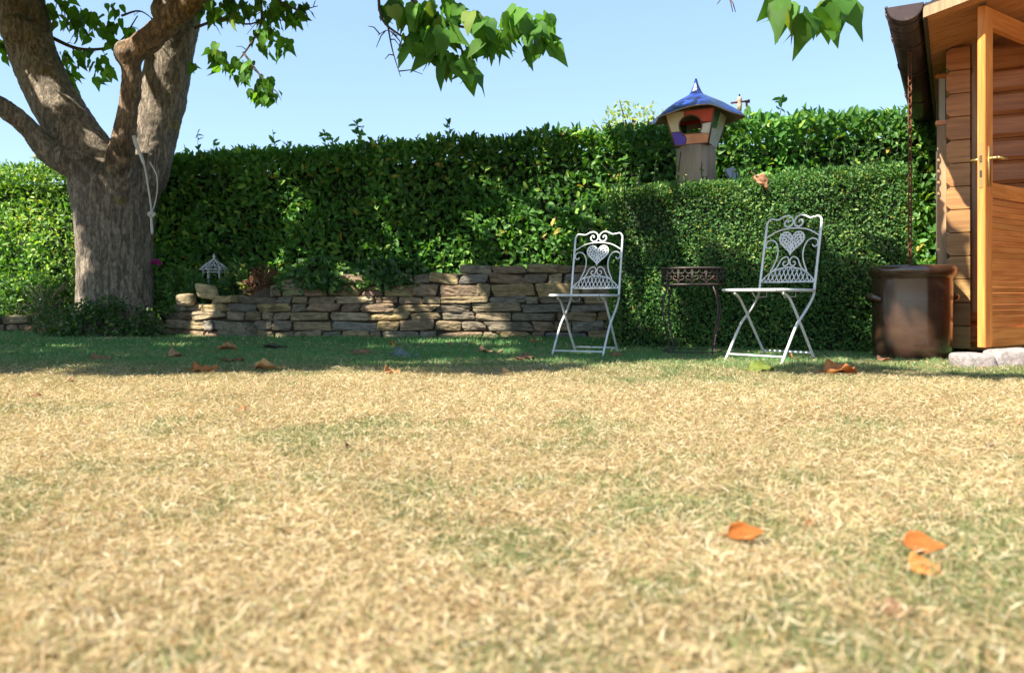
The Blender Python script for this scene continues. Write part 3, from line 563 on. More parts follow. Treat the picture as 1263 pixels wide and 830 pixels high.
def make_chair(loc, rz, label):
    root = empty('garden_chair', loc, label, 'chair', 'white metal folding garden chairs', rz)
    W = .19; zs = .445; rec = R(13); yb = -.185
    def bp(u, v, o=0): return Vector((u, yb - math.sin(rec) * v - o, zs + math.cos(rec) * v))      # back plane
    def q(x, y): return ((x) * .0013, (455 - y) * .00133)
    for s in (-1, 1):
        mb = MB()                                              # front foot, up to the back post
        mb.tube(spline([(s * W, .23, 0), (s * W, .08, .19), (s * W, .02, .25), (s * W, -.10, .34), (s * W, yb + .01, zs - .03), bp(s * W, .03), bp(s * W, .2), bp(s * W, .45)], 5), .0085, 8); mb.build('leg', M_white, root, True)
        mb = MB(); mb.tube(spline([(s * (W - .02), -.24, 0), (s * (W - .02), -.10, .17), (s * (W - .02), .03, .33), (s * (W - .02), .10, .40), (s * (W - .02), .16, .428)], 5), .0085, 8); mb.build('leg', M_white, root, True)
    mb = MB(); mb.tube([(-W, .20, .045), (W, .20, .045)], .0065, 8); mb.build('stretcher', M_white, root, True)
    mb = MB(); mb.tube([(-W + .02, -.205, .05), (W - .02, -.205, .05)], .0065, 8); mb.build('stretcher', M_white, root, True)
    # seat: rim, slats pressed with a lattice
    mb = MB(); sw = .205; y0, y1 = -.20, .255
    rim = [(-sw + .03, y1), (0, y1 + .018), (sw - .03, y1), (sw, y1 - .03), (sw + .002, 0), (sw - .012, y0 + .02), (sw - .03, y0), (-sw + .03, y0), (-sw + .012, y0 + .02), (-sw - .002, 0), (-sw, y1 - .03), (-sw + .03, y1)]
    mb.tube([(x, y, zs) for x, y in rim], .0095, 8, cap=False)
    mb.build('seat_rim', M_white, root, True)
    mb = MB()
    for i in range(-5, 6): mb.box((i * .036 - .0125, y0 + .005, zs - .002), (i * .036 + .0125, y1, zs + .003))
    for y in (-.12, .12): mb.box((-sw + .005, y - .012, zs - .007), (sw - .005, y + .012, zs - .0025))
    mb.build('seat_slats', M_white, root)
    mb = MB(); mb.tube([(-.10, -.12, zs - .012), (-.10, -.12, zs - .04), (-.10, .02, zs - .045), (-.10, .06, zs - .012)], .0035, 6); mb.build('folding_bracket', M_white, root, True); mb = MB(); mb.tube([(.10, -.12, zs - .012), (.10, -.12, zs - .04), (.10, .02, zs - .045), (.10, .06, zs - .012)], .0035, 6); mb.build('folding_bracket', M_white, root, True)
    # back rest
    TOP = [(-142, 108), (-141, 98), (-127, 86), (-102, 90), (-82, 91), (-57, 79), (-32, 75), (-12, 86), (-3, 106), (-10, 126), (-30, 133), (-46, 122), (-47, 106), (-37, 98), (-28, 104), (-31, 112)]
    SC = [(-112, 228), (-120, 238), (-133, 235), (-139, 221), (-132, 205), (-112, 197), (-90, 204), (-74, 228), (-67, 262), (-72, 300), (-84, 332), (-98, 360)]
    LO = [(-86, 355), (-66, 340), (-54, 318), (-44, 298), (-25, 286), (-9, 291), (-3, 308), (-9, 326), (-24, 331), (-33, 321), (-28, 310), (-20, 312)]
    ARC = [(-144, 186), (-95, 157), (-50, 144), (0, 140), (50, 144), (95, 157), (144, 186)]
    BASE = [(-146, 412), (-105, 371), (-60, 348), (0, 338), (60, 348), (105, 371), (146, 412)]
    mb = MB()
    for s in (1, -1):
        mb.tube(spline([bp(*q(s * x, y)) for x, y in TOP], 5), .0062, 7)
        mb.tube([bp(s * W, .44), bp(s * W, .462), bp(s * 142 * .0013, (455 - 100) * .00133)], .0075, 7)
    mb.build('top_scroll', M_white, root, True)
    mb = MB()
    for s in (1, -1):
        mb.tube(spline([bp(*q(s * x, y)) for x, y in SC], 5), .0048, 7); mb.tube(spline([bp(*q(s * x, y)) for x, y in LO], 5), .0045, 7)
    mb.tube(spline([bp(*q(x, y)) for x, y in ARC], 5), .0052, 7); mb.build('scroll_work', M_white, root, True)
    mb = MB(); mb.tube(spline([bp(*q(x, y)) for x, y in BASE], 5), .0045, 7); mb.tube([bp(*q(-147, 412)), bp(*q(147, 412))], .0055, 7)
    def arcy(x): return 338 + 74 * (abs(x) / 146) ** 1.9
    for i in range(-6, 7):
        for s in (1, -1):
            x0 = i * 23; y_ = 412; x = x0; pts = None
            for st in np.linspace(0, 1, 40):
                yy = 412 - 74 * st; xx = x0 + s * 34 * st
                if abs(xx) > 146 or yy < arcy(xx): break
                pts = (xx, yy)
            if pts and abs(pts[1] - 412) > 8: mb.tube([bp(*q(x0, 412)), bp(*q((x0 + pts[0]) / 2 + s * 1.5, (412 + pts[1]) / 2)), bp(*q(*pts))], .0036, 6)
    mb.build('lattice', M_white, root, True)
    h = link('heart', HEART if len(HEART.materials) else HEART, M_white if not len(HEART.materials) else None, root)
    c = bp(*q(0, 218)); h.location = c; h.rotation_euler = (PI / 2 - rec * -1, 0, 0)
    h.rotation_euler = (PI / 2 + rec, 0, 0)
    return root
c_ = make_chair((.515, 5.48, 0), R(180 - 24) , 'white scrolled metal folding chair standing in front of the stone wall'); c_.scale = (.93, .93, .93)
make_chair((1.635, 5.02, 0), R(180 - 47), 'white scrolled metal folding chair beside the brown crock, nearer the shed')

# ------------------------------------------------------------ small metal table
tb = empty('side_table', (1.24, 5.48, 0), 'small dark brown metal table with filigree rim between the two white chairs', 'table')
mb = MB(); mb.lathe([(0, .588), (.205, .588), (.216, .592), (.218, .598), (.212, .604), (.2, .600), (0, .600)], 40); mb.build('table_top', M_dark, tb, True)
mb = MB(); r = .207; mb.lathe([(r - .004, .482), (r + .006, .480), (r + .008, .488), (r + .004, .494), (r - .004, .492), (r - .004, .482)], 40)
for i in range(14):
    a0 = 2 * PI * i / 14
    def cp(u, z): a = a0 + u / r; return Vector((r * math.cos(a), r * math.sin(a), z))
    for s in (1, -1):
        mb.tube(spline([cp(0, .495), cp(s * .012, .515), cp(s * .033, .520), cp(s * .040, .536), cp(s * .028, .545), cp(s * .018, .536)], 3), .0042, 5)
        mb.tube(spline([cp(0, .588), cp(s * .010, .565), cp(s * .030, .560), cp(s * .043, .575), cp(s * .043, .588)], 3), .0042, 5)
        mb.tube([cp(s * .004, .50), cp(s * .004, .585)], .0036, 5)
mb.build('filigree_rim', M_dark, tb, True)
for i in range(4):
    a = R(28 + 90 * i); d = Vector((math.cos(a), math.sin(a), 0)); mb = MB()
    mb.tube(spline([d * .20 + Vector((0, 0, .485)), d * .235 + Vector((0, 0, .42)), d * .255 + Vector((0, 0, .32)), d * .235 + Vector((0, 0, .2)), d * .205 + Vector((0, 0, .1)), d * .2 + Vector((0, 0, 0))], 5), .0065, 7); mb.build('leg', M_dark, tb, True)
mb = MB(); mb.tube([(.2 * math.cos(a), .2 * math.sin(a), .035) for a in np.linspace(0, 2 * PI, 33)], .004, 6, cap=False); mb.build('foot_ring', M_dark, tb, True)

# ------------------------------------------------------------ bird house on a log
bh = empty('bird_house', (1.566, 6.78, 1.675), 'square bird house with pointed blue roof and coloured panels on top of a tree log', 'bird house')
lg = empty('tree_log', (1.566, 6.78, 0), 'upright debarked log carrying the coloured bird house behind the clipped hedge', 'log')
mb = MB(); prof = [(.19, 0), (.185, .8), (.172, 1.2), (.165, 1.45), (.162, 1.672)]; n = 28; vs = []
for r_, z in prof:
    for k in range(n): a = 2 * PI * k / n; rr = r_ * (1 + .03 * math.sin(3 * a + 1) + .015 * math.sin(9 * a)); vs.append((rr * math.cos(a), rr * math.sin(a), z))
mb.add(vs, [(i * n + k, i * n + (k + 1) % n, (i + 1) * n + (k + 1) % n, (i + 1) * n + k) for i in range(len(prof) - 1) for k in range(n)] + [tuple(range((len(prof) - 1) * n, len(prof) * n))])
mb.build('log_body', noisy('weathered_wood', (.22, .16, .11), (.44, .34, .23), 10, .85, .6, (1, 1, .12), 8, bscale=18), lg, True)
def glaze(name, c, rough=.25): return plain(name, c, rough, bump=.15, bscale=15)
PC = [glaze('red_glaze', (.58, .07, .035), .4), glaze('cream_glaze', (.66, .60, .40), .45), glaze('violet_glaze', (.10, .07, .50)), glaze('orange_glaze', (.70, .30, .16), .45), glaze('green_glaze', (.03, .14, .09)), glaze('pale_glaze', (.72, .68, .62))]
M_frame = glaze('brown_frame', (.16, .09, .06), .5)
def blue_roof():
    m, nt, b = newmat('blue_roof'); tc = N_(nt, 'ShaderNodeTexCoord'); v = N_(nt, 'ShaderNodeTexNoise'); v.inputs['Scale'].default_value = 9; v.inputs['Detail'].default_value = 6; v.inputs['Distortion'].default_value = 1.5
    nt.links.new(tc.outputs['Object'], v.inputs[0]); r = N_(nt, 'ShaderNodeValToRGB'); r.color_ramp.elements[0].color = (.006, .010, .04, 1); r.color_ramp.elements[1].color = (.02, .055, .30, 1); r.color_ramp.elements[0].position = .44; r.color_ramp.elements[1].position = .58
    nt.links.new(v.outputs[0], r.inputs[0]); nt.links.new(r.outputs[0], b.inputs['Base Color']); b.inputs['Roughness'].default_value = .3; bp = N_(nt, 'ShaderNodeBump'); bp.inputs['Strength'].default_value = .5; bp.inputs['Distance'].default_value = .02; nt.links.new(v.outputs[0], bp.inputs['Height']); nt.links.new(bp.outputs[0], b.inputs['Normal']); return m
M_blue = blue_roof(); NS = 4; off = R(-118)
def hexp(i, r_, z): a = off + 2 * PI * (i - .5) / NS; return Vector((r_ * math.cos(a), r_ * math.sin(a), z))
ZB, ZT, RB, RT = 0.0, .275, .195, .295
def panel(i, poly, mat, name='panel'):                # poly in (u 0..1, v 0..1) on side i
    mb = MB(); A0, A1, B0, B1 = hexp(i, RB, ZB), hexp(i + 1, RB, ZB), hexp(i, RT, ZT), hexp(i + 1, RT, ZT)
    f = lambda u, v: (A0 * (1 - u) + A1 * u) * (1 - v) + (B0 * (1 - u) + B1 * u) * v
    nrm = (A1 - A0).cross(B0 - A0).normalized(); o = [f(*p) + nrm * .004 for p in poly]; inn = [f(*p) - nrm * .010 for p in poly]; n = len(poly)
    mb.add(o + inn, [tuple(range(n)), tuple(range(2 * n - 1, n - 1, -1))] + [(k, k + n, (k + 1) % n + n, (k + 1) % n) for k in range(n)]); return mb.build(name, mat, bh)
# front side with the round opening, in coloured pieces round the hole
def arc(c0, c1, n=8, cx=.50, cy=.52, rx=.27, ry=.33):
    out = []
    for k in range(n + 1):
        a = R(c0 + (c1 - c0) * k / n); u, v = cx + rx * math.cos(a), max(cy + ry * math.sin(a), .33); out.append((u, v))
    return out
g = .012
panel(0, [(0, .42), (g, .42), (.23, .42)] + arc(185, 120)[1:] + [(.40, 1), (0, 1)], PC[1])
panel(0, [(.42, 1)] + arc(116, 20) + [(1, .62), (1, 1)], PC[0])
panel(0, [(.82, .58)] + arc(14, -30)[1:] + [(.8, .32), (1, .30), (1, .60)], PC[5])
panel(0, [(0, 0), (.30, 0), (.36, .20), (.30, .33), (.22, .40), (0, .40)], PC[2])
panel(0, [(.32, 0), (1, 0), (1, .28), (.8, .30), (.32, .33), (.38, .20)], PC[3])
panel(1, [(0, 0), (.45, 0), (.45, .5), (0, .45)], PC[5]); panel(1, [(.48, 0), (1, 0), (1, 1), (.48, 1)], PC[5]); panel(1, [(0, .48), (.45, .53), (.45, 1), (0, 1)], PC[4])
panel(3, [(0, 0), (1, 0), (1, .5), (0, .5)], PC[3]); panel(3, [(0, .52), (1, .52), (1, 1), (0, 1)], PC[1])
# rear side has an opening too, so the hedge shows through
panel(2, [(0, 0), (1, 0), (1, .2), (0, .2)], PC[3]); panel(2, [(0, .88), (1, .88), (1, 1), (0, 1)], PC[0]); panel(2, [(0, .2), (.15, .2), (.15, .88), (0, .88)], PC[1]); panel(2, [(.85, .2), (1, .2), (1, .88), (.85, .88)], PC[4])
mb = MB()
for i in range(NS): mb.tube([hexp(i, RB + .004, ZB), hexp(i, RT + .004, ZT)], .008, 6)
for r_, z in ((RB + .004, ZB + .004), (RT + .004, ZT)): mb.tube([hexp(i, r_, z) for i in range(NS + 1)], .007, 6, cap=False)
def f0(u, v): A0, A1, B0, B1 = hexp(0, RB, ZB), hexp(1, RB, ZB), hexp(0, RT, ZT), hexp(1, RT, ZT); return (A0 * (1 - u) + A1 * u) * (1 - v) + (B0 * (1 - u) + B1 * u) * v + Vector((0, -.006, 0))
mb.tube([f0(*p) for p in arc(0, 360, 30)], .006, 6, cap=False)
mb.build('frame', M_frame, bh, True)
mb = MB(); mb.add([hexp(i, RB, .002) for i in range(4)], [(3, 2, 1, 0)]); mb.add([hexp(i, RB, .012) for i in range(4)], [(0, 1, 2, 3)]); mb.build('floor_plate', M_frame, bh)
# flared roof with wavy edge
mb = MB(); n = 48; rings = [(.008, .585), (.022, .53), (.045, .475), (.062, .452), (.13, .418), (.22, .372), (.30, .322), (.355, .285), (.385, .262)]; vs = []
for j, (r_, z) in enumerate(rings):
    for k in range(n):
        a = 2 * PI * k / n; hexr = math.cos(PI / 6) / math.cos(((a - off + PI / 6) % (PI / 3)) - PI / 6); e = (j / 8) ** 2
        rr = r_ * (1 + (hexr - .93) * min(1, j / 2) * 1.25); zz = z + e * (.018 * math.sin(3 * a + .6) - .045 * max(0, math.cos(a - PI)) ** 3 - .03 * max(0, math.cos(a)) ** 4); vs.append((rr * math.cos(a), rr * math.sin(a), zz))
fs = [(i * n + k, (i + 1) * n + k, (i + 1) * n + (k + 1) % n, i * n + (k + 1) % n) for i in range(len(rings) - 1) for k in range(n)] + [tuple(range(n))]
m0 = len(vs); mb.add(vs, fs); mb.build('roof', M_blue, bh, True)
mb = MB(); mb.add([(x * .985, y * .985, z - .012) for x, y, z in vs[3 * n:]], [tuple(reversed(f)) for f in [(i * n + k, (i + 1) * n + k, (i + 1) * n + (k + 1) % n, i * n + (k + 1) % n) for i in range(len(rings) - 4) for k in range(n)]])
rim = vs[-n:]; mb.tube([(x, y, z - .006) for x, y, z in rim + rim[:1]], .006, 6, cap=False); mb.build('roof_underside', glaze('clay_glaze', (.30, .22, .15), .55), bh, True)

# small things by the log
sh = MB(); 
vs = []; n = 12
for i in range(n + 1):
    a = R(-20 + 75 * i / n)
    for r_, y in ((.30, 0), (.22, .0), (.22, .05), (.30, .05)): vs.append((r_ * math.cos(a) - .3, y + .02 * math.sin(a), r_ * math.sin(a)))
sh.add(vs, [(i * 4 + k, i * 4 + (k + 1) % 4, i * 4 + 4 + (k + 1) % 4, i * 4 + 4 + k) for i in range(n) for k in range(4)] + [(3, 2, 1, 0), (n * 4, n * 4 + 1, n * 4 + 2, n * 4 + 3)])
o = sh.build('glazed_shard', glaze('grey_blue_glaze', (.25, .30, .40), .15)); o.location = (1.80, 6.55, 1.36); o.rotation_euler = (0, R(-215), 0); tag(o, 'curved blue-grey glazed shard leaning at the right foot of the bird house log', 'shard')
mb = MB(); stone_geom(mb, (0, 0, 0), .14, .12, .075, (.95, .8, .62), 5); o = mb.build('stone', M_stone, None, True); o.location = (1.30, 6.40, 1.27); tag(o, 'peach coloured stone at the left foot of the bird house log', 'stone')
wv = empty('wind_spinner', (P(912, 130, 8.2).x, 8.2, 2.05), 'small rusty wind spinner with a crossbar above the hedge right of the bird house', 'garden ornament')
wx = wv.location.x; mb = MB(); mb.tube([(0, 0, -2.05), (0, 0, .44)], .008, 6); mb.build('pole', M_rust, wv)
mb = MB(); mb.tube([(-.09, 0, .35), (.10, 0, .372)], .011, 6); mb.tube([(.07, 0, .37), (.075, 0, .31)], .012, 6); mb.box((.085, -.01, .352), (.105, .01, .385)); mb.build('crossbar', M_rust, wv)
mb = MB(); mb.lathe([(0, .26), (.022, .27), (.026, .33), (.020, .37), (.028, .385), (.018, .41), (0, .42)], 12); mb.build('body', plain('worn_wood', (.45, .3, .2), .7), wv, True)

# ------------------------------------------------------------ crock, rain chain
ck = empty('crock', (2.575, 5.18, 0), 'large brown glazed stoneware crock standing under the rain chain', 'crock')
M_crock = noisy('brown_glaze', (.036, .018, .011), (.070, .036, .023), 4, .2, .04, (1, 1, 2.5), 5, (.062, .033, .021), 7, .5, .7, bscale=5, spec=.6)
mb = MB(); mb.lathe([(0, .0), (.218, 0), (.232, .012), (.236, .1), (.238, .40), (.236, .515), (.238, .53), (.255, .54), (.262, .57), (.259, .595), (.247, .605), (.223, .602), (.214, .58), (.213, .03), (0, .03)], 64)
cb_ = M_crock.node_tree.nodes['Principled BSDF']; cb_.inputs['Coat Weight'].default_value = .6; cb_.inputs['Coat Roughness'].default_value = .16; mb.build('body', M_crock, ck, True)
for s in (-1, 1):
    mb = MB(); a = PI if s < 0 else 0
    mb.tube(spline([(s * .228, -.055, .385), (s * .262, -.045, .40), (s * .278, 0, .405), (s * .262, .045, .40), (s * .228, .055, .385)], 5), [.02] * 6 + [.022] * 9 + [.02] * 6, 10); mb.build('handle', M_crock, ck, True)
mb = MB(); mb.lathe([(0, .5), (.212, .5)], 40); mb.build('water', plain('still_water', (.02, .025, .02), .03, bump=0.02), ck)

# ------------------------------------------------------------ shed
AN = R(-29); SH0 = Vector((2.963, 5.434, 0)); shed = empty('garden_shed', SH0, 'orange-brown log shed with overhanging roof at the right edge', 'shed', rz=AN)
W_LOG = woodmat('log_wood', (.36, .13, .045), (.54, .23, .085), 'x'); W_LOGY = woodmat('log_wood_side', (.32, .12, .036), (.50, .21, .068), 'x')
W_DOOR = woodmat('door_wood', (.60, .19, .04), (.80, .31, .075), 'x', rough=.35); W_DOORZ = woodmat('door_stile_wood', (.60, .19, .04), (.78, .30, .07), 'z', rough=.35, knots=False)
W_ROOF = woodmat('soffit_wood', (.42, .165, .055), (.60, .27, .10), 'x'); W_BAT = woodmat('batten_wood', (.26, .15, .07), (.42, .26, .13), 'z')
lh = .1535
def log_x(mb, x0, x1, y0, y1, z0, h, c, axis):
    ch = .026; c2 = .006; prof = [(y0 + ch, z0 + .002), (y1 - c2, z0 + .002), (y1, z0 + c2), (y1, z0 + h - c2), (y1 - c2, z0 + h - .002), (y0 + ch, z0 + h - .002), (y0, z0 + h - ch), (y0, z0 + ch)]
    e = .004; n = 8; vs = []
    for X, sh in ((x0, .85), (x0 + e, 1), (x1 - e, 1), (x1, .85)):
        cy, cz = (y0 + y1) / 2, z0 + h / 2
        for y, z in prof:
            y2, z2 = cy + (y - cy) * (1 if sh == 1 else .97), cz + (z - cz) * (1 if sh == 1 else .97); vs.append((X, y2, z2) if axis == 'x' else (y2, X, z2))
    fs = [(i * n + k, i * n + (k + 1) % n, i * n + n + (k + 1) % n, i * n + n + k) for i in range(3) for k in range(n)] + [tuple(range(n - 1, -1, -1)), tuple(range(3 * n, 4 * n))]
    mb.add(vs, fs, c)
mbs = MB(); mbf = MB(); mbb = MB(); mbg = MB(); mbh = MB()
for i in range(13):
    z0 = .06 + i * lh; f = random.uniform(.82, 1.1); up = i / 12
    cc = tuple(f * x for x in (.78 + .30 * up, 1.28 - .36 * up, 1.45 - .70 * up))           # silvered near the ground, still stained under the eave
    log_x(mbs, -.15, 2.7, .0, .14, z0, lh, cc, 'y'); f2 = random.uniform(.85, 1.1); c2 = tuple(f2 * x for x in (1.0, .9, .8))
    log_x(mbf, .142, .60, .01, .13, z0 + .02, lh, c2, 'x'); log_x(mbg, 1.62, 3.4, .01, .13, z0 + .02, lh, c2, 'x'); log_x(mbb, .142, 3.4, 2.45, 2.57, z0 + .02, lh, c2, 'x'); log_x(mbh, -.02, 2.6, 3.42, 3.54, z0, lh, c2, 'y')
mbs.build('side_wall', W_LOGY, shed); mbf.build('front_wall', W_LOG, shed); mbg.build('front_wall', W_LOG, shed); mbh.build('side_wall', W_LOGY, shed); mbb.build('rear_wall', W_LOG, shed)
mb = MB(); mb.box((.60, -.02, .08), (.66, .145, 2.04), bev=.004); mb.box((1.56, -.02, .08), (1.62, .145, 2.04), bev=.004); mb.build('door_frame', W_DOORZ, shed)
mb = MB(); mb.box((.148, -.035, .30), (.195, .008, 2.12), bev=.004); mb.build('corner_batten', W_BAT, shed)
mb = MB(); mb.box((.50, -.022, .06), (.56, .008, 2.12), bev=.004); mb.build('corner_batten', W_BAT, shed)
mb = MB(); mb.box((.14, .14, .04), (3.42, 2.45, .08)); mb.build('floor', W_ROOF, shed)
# roof: soffit planks run along local x (up the slope)
sl = math.tan(R(14.5)); ex = -.09; y0r, y1r = -1.0, 2.85; zE = 2.03
def rz_(x): return zE + (x - ex) * sl
mb = MB(); nb_ = 26; xr = 1.9
for i in range(nb_):
    a, b_ = y0r + (y1r - y0r) * i / nb_ + .003, y0r + (y1r - y0r) * (i + 1) / nb_ - .003; f = random.uniform(.85, 1.1); c = (f, f, f)
    vs = [(x, y, rz_(x) + dz) for x in (ex, xr) for y in (a, b_) for dz in (0, .02)]; mb.add(vs, [(0, 4, 6, 2), (1, 3, 7, 5), (0, 1, 5, 4), (2, 6, 7, 3), (0, 2, 3, 1), (4, 5, 7, 6)], c)
mb.build('soffit', W_ROOF, shed)
mb = MB(); vs = [(x, y, rz_(x) + dz) for x in (ex - .02, xr) for y in (y0r - .022, y0r - .002) for dz in (-.012, .05)]; mb.add(vs, [(0, 4, 6, 2), (1, 3, 7, 5), (0, 1, 5, 4), (2, 6, 7, 3), (0, 2, 3, 1), (4, 5, 7, 6)]); mb.build('fascia', W_BAT, shed)
mb = MB()                                           # roof covering, mirrored ridge on the far side
for (xa, xb, za, zb) in ((ex - .03, xr, rz_(ex - .03), rz_(xr)), (xr, 2 * xr - ex, rz_(xr), rz_(ex))):
    vs = [(x, y, z + dz) for x, z in ((xa, za), (xb, zb)) for y in (y0r - .02, y1r) for dz in (.052, .066)]; mb.add(vs, [(0, 4, 6, 2), (1, 3, 7, 5), (0, 1, 5, 4), (2, 6, 7, 3), (0, 2, 3, 1), (4, 5, 7, 6)])
mb.build('roof_felt', plain('roof_felt', (.05, .045, .045), .9, bump=.5), shed)
M_tile = noisy('clay_tile', (.20, .12, .06), (.42, .28, .13), 14, .85, .5, c3=(.10, .08, .06), c3scale=9, usecol=True)
for i in range(6):                                  # rounded tiles along the verge
    mb = MB(); x = ex + .02 + i * .16; vs = []; n = 10; L = .30
    for xx, r_ in ((x, .062), (x + L, .052)):
        for t_ in (0, .010):
            for k in range(n + 1): a = PI * k / n; vs.append((xx, y0r + .05 + (r_ - t_) * math.cos(a) * 1.2, rz_(xx) + .072 + (.012 if xx == x else -.004) + (r_ - t_) * math.sin(a)))
    m_ = n + 1; fs = [(k, k + 1, 2 * m_ + k + 1, 2 * m_ + k) for k in range(n)] + [(m_ + k + 1, m_ + k, 3 * m_ + k, 3 * m_ + k + 1) for k in range(n)] + [(k + 1, k, m_ + k, m_ + k + 1) for k in range(n)] + [(2 * m_ + k, 2 * m_ + k + 1, 3 * m_ + k + 1, 3 * m_ + k) for k in range(n)]
    mb.add(vs, fs, (random.uniform(.8, 1.2),) * 3); mb.build('verge_tile', M_tile, shed, True)
mb = MB(); mb.box((ex - .03, y0r + .13, rz_(ex) + .068), (ex + .30, y0r + 1.4, rz_(ex) + .09), bev=.006); mb.build('shingle', M_tile, shed)
# gutter
M_gut = plain('brown_gutter', (.075, .05, .045), .32, .55, c3=(.11, .07, .05))
gx_, gz_, gr = ex - .115, 2.10, .098
mb = MB(); n = 16; vs = []
for y in (y0r - .03, y1r):
    for r_ in (gr, gr - .006):
        for k in range(n + 1): a = PI + PI * k / n; vs.append((gx_ + r_ * math.cos(a), y, gz_ + r_ * math.sin(a) * .95))
m_ = n + 1
mb.add(vs, [(k, k + 1, 2 * m_ + k + 1, 2 * m_ + k) for k in range(n)] + [(m_ + k + 1, m_ + k, 3 * m_ + k, 3 * m_ + k + 1) for k in range(n)] + [(k + 1, k, m_ + k, m_ + k + 1) for k in range(n)] + [(2 * m_, 3 * m_, m_, 0), (n, m_ + n, 3 * m_ + n, 2 * m_ + n)])
for y in (y0r - .03, y1r): mb.add([(gx_ + gr * math.cos(PI + PI * k / n), y, gz_ + gr * math.sin(PI + PI * k / n) * .95) for k in range(n + 1)] + [(gx_ + gr * math.cos(PI + PI * k / n), y + .004, gz_ + gr * math.sin(PI + PI * k / n) * .95) for k in range(n + 1)], [tuple(range(n + 1)), tuple(range(2 * n + 1, n, -1))])
mb.tube([(gx_ - gr, y0r - .03, gz_), (gx_ - gr, y1r, gz_)], .009, 8)
for y in (y0r + .22,): mb.tube([(gx_ + (gr + .004) * math.cos(PI + PI * k / 12), y, gz_ + (gr + .004) * math.sin(PI + PI * k / 12) * .95) for k in range(13)], .005, 6)
gut = mb.build('gutter', M_gut, shed, True)
for y in (y0r + .05, y0r + .55, y0r + 1.25, y0r + 2.2):
    b = MB(); b.tube([(gx_ + (gr + .007) * math.cos(PI + PI * k / 12), y, gz_ + (gr + .007) * math.sin(PI + PI * k / 12) * .95) for k in range(13)] + [(ex - .005, y, gz_ + .02)], .006, 6); b.build('bracket', M_gut, gut, True)
mb = MB(); mb.box((ex - .022, y0r, rz_(ex) - .02), (ex - .002, y1r, rz_(ex) + .05)); mb.build('eave_board', plain('dark_eave', (.07, .045, .035), .7), shed)
# door: x from hinge to free edge
hl = Vector((.575, -.005, 0)); fe = Vector((.163, -.864, 0)); dv = fe - hl; DL = dv.length
door = MB(); T = .042; ZD0, ZD1 = .112, 2.075; sw_ = .095
door.box((0, 0, ZD0), (sw_, T, ZD1), bev=.003); door.box((DL - sw_, 0, ZD0), (DL, T, ZD1), bev=.003)
d_ = door.build('door', W_DOORZ, shed); d_.location = hl; d_.rotation_euler = (0, 0, math.atan2(dv.y, dv.x))
for za_, zb_ in ((ZD1 - .11, ZD1 - .001), (.98, 1.065), (ZD0 + .001, ZD0 + .11)): mb = MB(); mb.box((sw_, .003, za_), (DL - sw_, T - .003, zb_)); mb.build('rail', W_DOOR, d_)
mb = MB(); z = ZD0 + .112
while z < .975:
    h = min(.034, .98 - z - .001)
    if h < .012: break
    f = random.uniform(.82, 1.08); mb.box((sw_ + .001, .010, z), (DL - sw_ - .001, T - .010, z + h - .0022), c=(f, f * random.uniform(.92, 1), f)); z += h
mb.build('board_panel', W_DOOR, d_)
for xa_, xb_ in ((sw_ + .002, sw_ + .02), (DL - sw_ - .02, DL - sw_ - .002)): mb = MB(); mb.box((xa_, .010, 1.068), (xb_, T - .008, ZD1 - .112)); mb.build('glazing_bead', W_DOORZ, d_)
m, nt, b = newmat('window_glass'); b.inputs['Base Color'].default_value = (.9, .95, 1, 1); b.inputs['Roughness'].default_value = .02; b.inputs['Transmission Weight'].default_value = 1; b.inputs['IOR'].default_value = 1.45
gl = N_(nt, 'ShaderNodeBsdfGlossy'); gl.inputs['Roughness'].default_value = .02; tr = N_(nt, 'ShaderNodeBsdfTransparent'); fr = N_(nt, 'ShaderNodeFresnel'); fr.inputs[0].default_value = 1.5; ms = N_(nt, 'ShaderNodeMixShader')
ms.inputs[0].default_value = .07; nt.links.new(tr.outputs[0], ms.inputs[1]); nt.links.new(gl.outputs[0], ms.inputs[2]); nt.links.new(ms.outputs[0], nt.nodes['Material Output'].inputs[0])
mb = MB(); mb.add([(sw_ + .003, T / 2, 1.066), (DL - sw_ - .003, T / 2, 1.066), (DL - sw_ - .003, T / 2, ZD1 - .111), (sw_ + .003, T / 2, ZD1 - .111)], [(0, 1, 2, 3)]); mb.build('glass_pane', m, d_)
hz = 1.20
for s, y in ((-1, -.001), (1, T + .001)):
    mb = MB(); mb.box((DL - .062, min(y, y + s * .006), hz - .16), (DL - .030, max(y, y + s * .006), hz + .07), bev=.002); mb.tube([(DL - .046, y, hz), (DL - .046, y + s * .05, hz)], .009, 8); mb.tube([(DL - .046, y + s * .05, hz), (DL - .10, y + s * .055, hz - .002), (DL - .155, y + s * .05, hz)], .0085, 8); mb.build('handle', M_brass, d_, True)
mb = MB(); mb.box((DL + .0005, .010, hz - .17), (DL + .003, T - .010, hz + .09)); mb.build('lock_plate', M_brass, d_)
mb = MB(); mb.box((DL + .003, .015, hz - .02), (DL + .008, T - .015, hz + .015)); mb.build('lock_bolt', M_dark, d_); mb = MB(); mb.box((DL + .003, .015, hz - .11), (DL + .0045, T - .015, hz - .07)); mb.build('lock_bolt', M_dark, d_)
